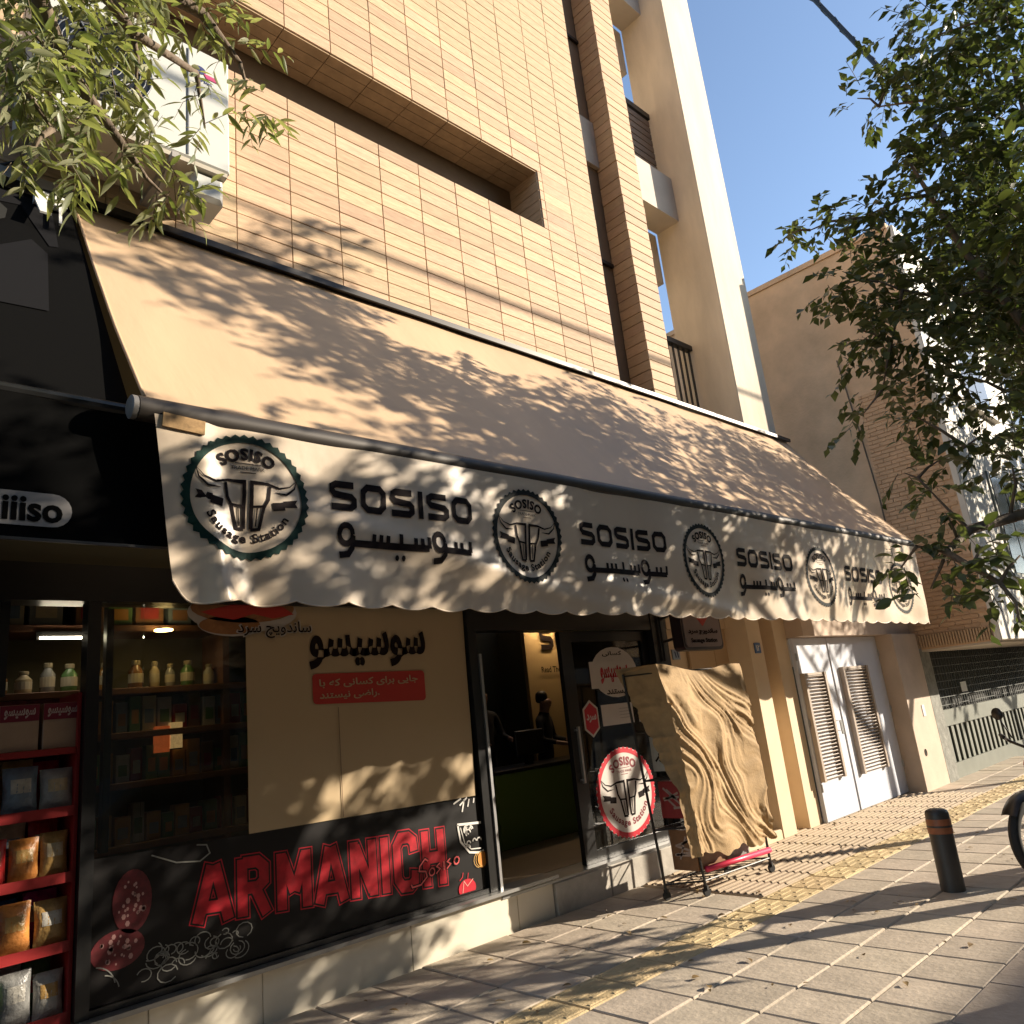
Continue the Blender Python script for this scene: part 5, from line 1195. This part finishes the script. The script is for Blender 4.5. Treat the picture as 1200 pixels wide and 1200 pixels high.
build_tree('street_tree', 'fourth street tree at the far end of the kerb', (22.0, .8, -.12), limbs_for(22.0,.8,3.0,2.4), crown(22.0,.9,5.8,2.4,1.6,2.2,40,.4,.75,1), 8, 'oval', M_leafR, .16, 60, .34, 8, .8, 0)
BR = [((.48,2.9,4.42),.2),((.65,3.0,4.49),.26),((.46,2.9,4.13),.16),((.8,3.1,4.81),.26),((.6,3.0,4.24),.2),((.79,3.0,4.39),.22),((.95,3.1,4.55),.14),((.9,3.1,4.9),.16),((1.0,3.1,4.38),.10),((.59,2.9,3.99),.13),((.51,2.9,3.8),.1),((.68,2.9,3.88),.12),
      ((.63,2.9,3.96),.12),((1.0,3.1,4.17),.15),((1.09,3.1,4.03),.12),((1.13,3.1,3.98),.08),((.86,3.0,4.17),.1),((1.27,3.2,4.77),.12),((1.22,3.2,5.23),.16),((1.4,3.2,5.35),.14),((1.31,3.2,4.59),.08),((1.54,3.2,4.93),.1),((1.52,3.2,5.2),.08),((1.66,3.2,4.88),.06),((.41,2.8,4.17),.2),((.52,3.0,4.67),.25),((.77,3.0,4.99),.25),((1.1,3.1,5.32),.22)]
BR = [(c, r, 1.0) for c, r in BR] + [((.2,2.6,4.9),.4,1),((-.2,2.2,5.2),.5,1),((.3,2.9,5.5),.4,1),((-.8,1.8,5.4),.6,1),((-.5,2.4,4.5),.4,1),((-1.2,1.2,5.8),.7,1),((-1.8,1.6,5.0),.6,1),((-1.4,.6,4.8),.6,1)]
build_tree('ash_tree', 'light green narrow leaved tree branch hanging in at the top left corner', (-1.6, .9, -.12),
    [[(-1.6,.9,-.15),(-1.58,.9,1.2),(-1.55,.92,2.6),(-1.5,.95,3.6)],[(-1.5,.95,3.6),(-1.0,1.5,4.6),(-.2,2.3,5.1),(.5,2.85,5.0),(.9,3.0,4.75),(1.25,3.15,4.85)],[(-1.5,.95,3.6),(-1.9,1.2,4.8),(-1.6,1.0,5.8)],[(-.2,2.3,5.1),(.3,2.8,5.0),(.65,3.0,4.4),(.95,3.05,4.1)],[(.5,2.85,5.0),(.9,3.1,5.2),(1.3,3.2,5.3),(1.5,3.2,5.1)]],
    BR, 3, 'ash', M_leafL, .105, 430, .20, 8, .9, 298, trunk_r=.12, twr=.0022)

for n_, (x, y, lb) in enumerate(((-3.5,-6.5,'first'),(1.5,-6.8,'second'),(6.5,-6.5,'third'),(11.5,-6.8,'fourth'))):
    build_tree('unseen_far_tree', 'unseen tall tree added on the opposite kerb to block sky light, %s from the left' % lb, (x, y, -.12), limbs_for(x,y,3.2,2.6), crown(x,y,6.2,2.9,2.4,2.9,40,.6,1.0,1), 30+n_, 'oval', M_leafR, .20, 26, .45, 8, .6, 0, group='added trees on the opposite kerb')  # unseen row, added to block sky fill and darken the glass
build_tree('unseen_near_tree', 'unseen broad tree added above and behind the viewer to block sky light', (1.8, -1.6, -.12), limbs_for(1.8,-1.6,3.4,2.6), crown(1.8,-1.9,6.3,2.6,1.5,2.2,34,.5,.85,1), 40, 'oval', M_leafR, .16, 45, .4, 8, .6, 0)  # added out of view to cut sky light on the shop front
# parked hatchback just outside the frame; its shadow lies on the kerb and the paving
car = thing('parked_car', 'parked grey hatchback at the kerb beside the viewer', 'car', (4.8, .1, -.12))
prof = [(2.75,.10),(2.72,.55),(2.95,.85),(3.25,.98),(3.75,1.40),(5.3,1.45),(5.9,1.08),(6.65,.92),(6.85,.6),(6.8,.10)]
q = MB(); n = len(prof)
for yy, ins in ((-.78,0),(.78,0)): q._add([(p[0], (yy if p[1] < 1.0 else yy*.84), p[1]) for p in prof], [tuple(range(n))])
q.f += [(i, (i+1) % n, (i+1) % n+n, i+n) for i in range(n)]; q.mi += [0]*n
autosmooth(obj('body', q, mat('grey_car_paint', (.18,.19,.20), .3, coat=.6), car), 30)
q = MB()
for yy in (-.795, .795): q._add([(3.4,yy*.99,1.02),(3.85,yy*.85,1.36),(5.2,yy*.85,1.40),(5.72,yy*.99,1.06)], [(0,1,2,3)])
obj('side_window', q, M_darkwin, car)
for cx in (3.45, 6.0):
    for sg in (-1, 1):
        q = MB(); q.lathe([(.2,-.02),(.3,-.02),(.31,.05),(.31,.14),(.3,.2),(.2,.2)], (cx,sg*.79-(.0 if sg < 0 else .18),.19), axis=(0,1,0), n=24); autosmooth(obj('wheel', q, M_rubber, car))

rng_ = np.random.default_rng(77); nL = 150
Pl = np.stack([rng_.uniform(1.8, 11, nL), rng_.uniform(1.7, 4.85, nL), np.full(nL, .012)], 1); Dl = np.stack([rng_.normal(size=nL), rng_.normal(size=nL), np.zeros(nL)], 1)
Nl = np.tile([0, 0, 1.], (nL, 1))+rng_.normal(size=(nL, 3))*.2
me = leaf_mesh('fallen_leaves', 'oval', Pl, Dl, Nl, rng_.uniform(.03, .07, nL), leaf_mat('dry_leaf', (.30, .20, .08), (.14, .09, .04), .1), (0, 0, 0), rng_)
o = link('fallen_leaves', me); tag(o, 'small dry leaves scattered over the paving', 'leaves', kind='stuff')


car.location.x -= .5; car.location.y -= .45

# ------------------------------------------------------------------ pieces of parts hang from the part they belong to
SUB = {'jar_label': 'jar_body', 'rim': 'tyre', 'band_groove': 'band', 'castor': 'leg', 'grip': 'handlebar',
       'hinge': 'gate_leaf', 'lock_plate': 'gate_leaf', 'gate_handle': 'gate_leaf', 'louvre_slat': 'louvre_frame', 'door_glass': 'door_frame', 'door_handle': 'door_frame', 'hole': 'pier', 'small_plate': 'pier',
       'button': 'case', 'salami_fat': 'salami_slice', 'pumpkin_line': 'pumpkin_print', 'tomato_line': 'tomato_print', 'letter': 'letter_outline', 'stem': 'disc', 'window_sill': 'window', 'hem': 'canvas', 'valance_hem': 'valance', 'end_cap': 'front_tube', 'fan_grille': 'fan_opening'}
last = {}
for o in LOG:
    par = o.parent; nm = o.name.split('.')[0]
    if par is None: continue
    if nm in SUB:
        want = SUB[nm] if isinstance(SUB[nm], tuple) else (SUB[nm],)
        for wn in want:
            if (par, wn) in last: o.parent = last[(par, wn)]; break
    last[(par, nm)] = o
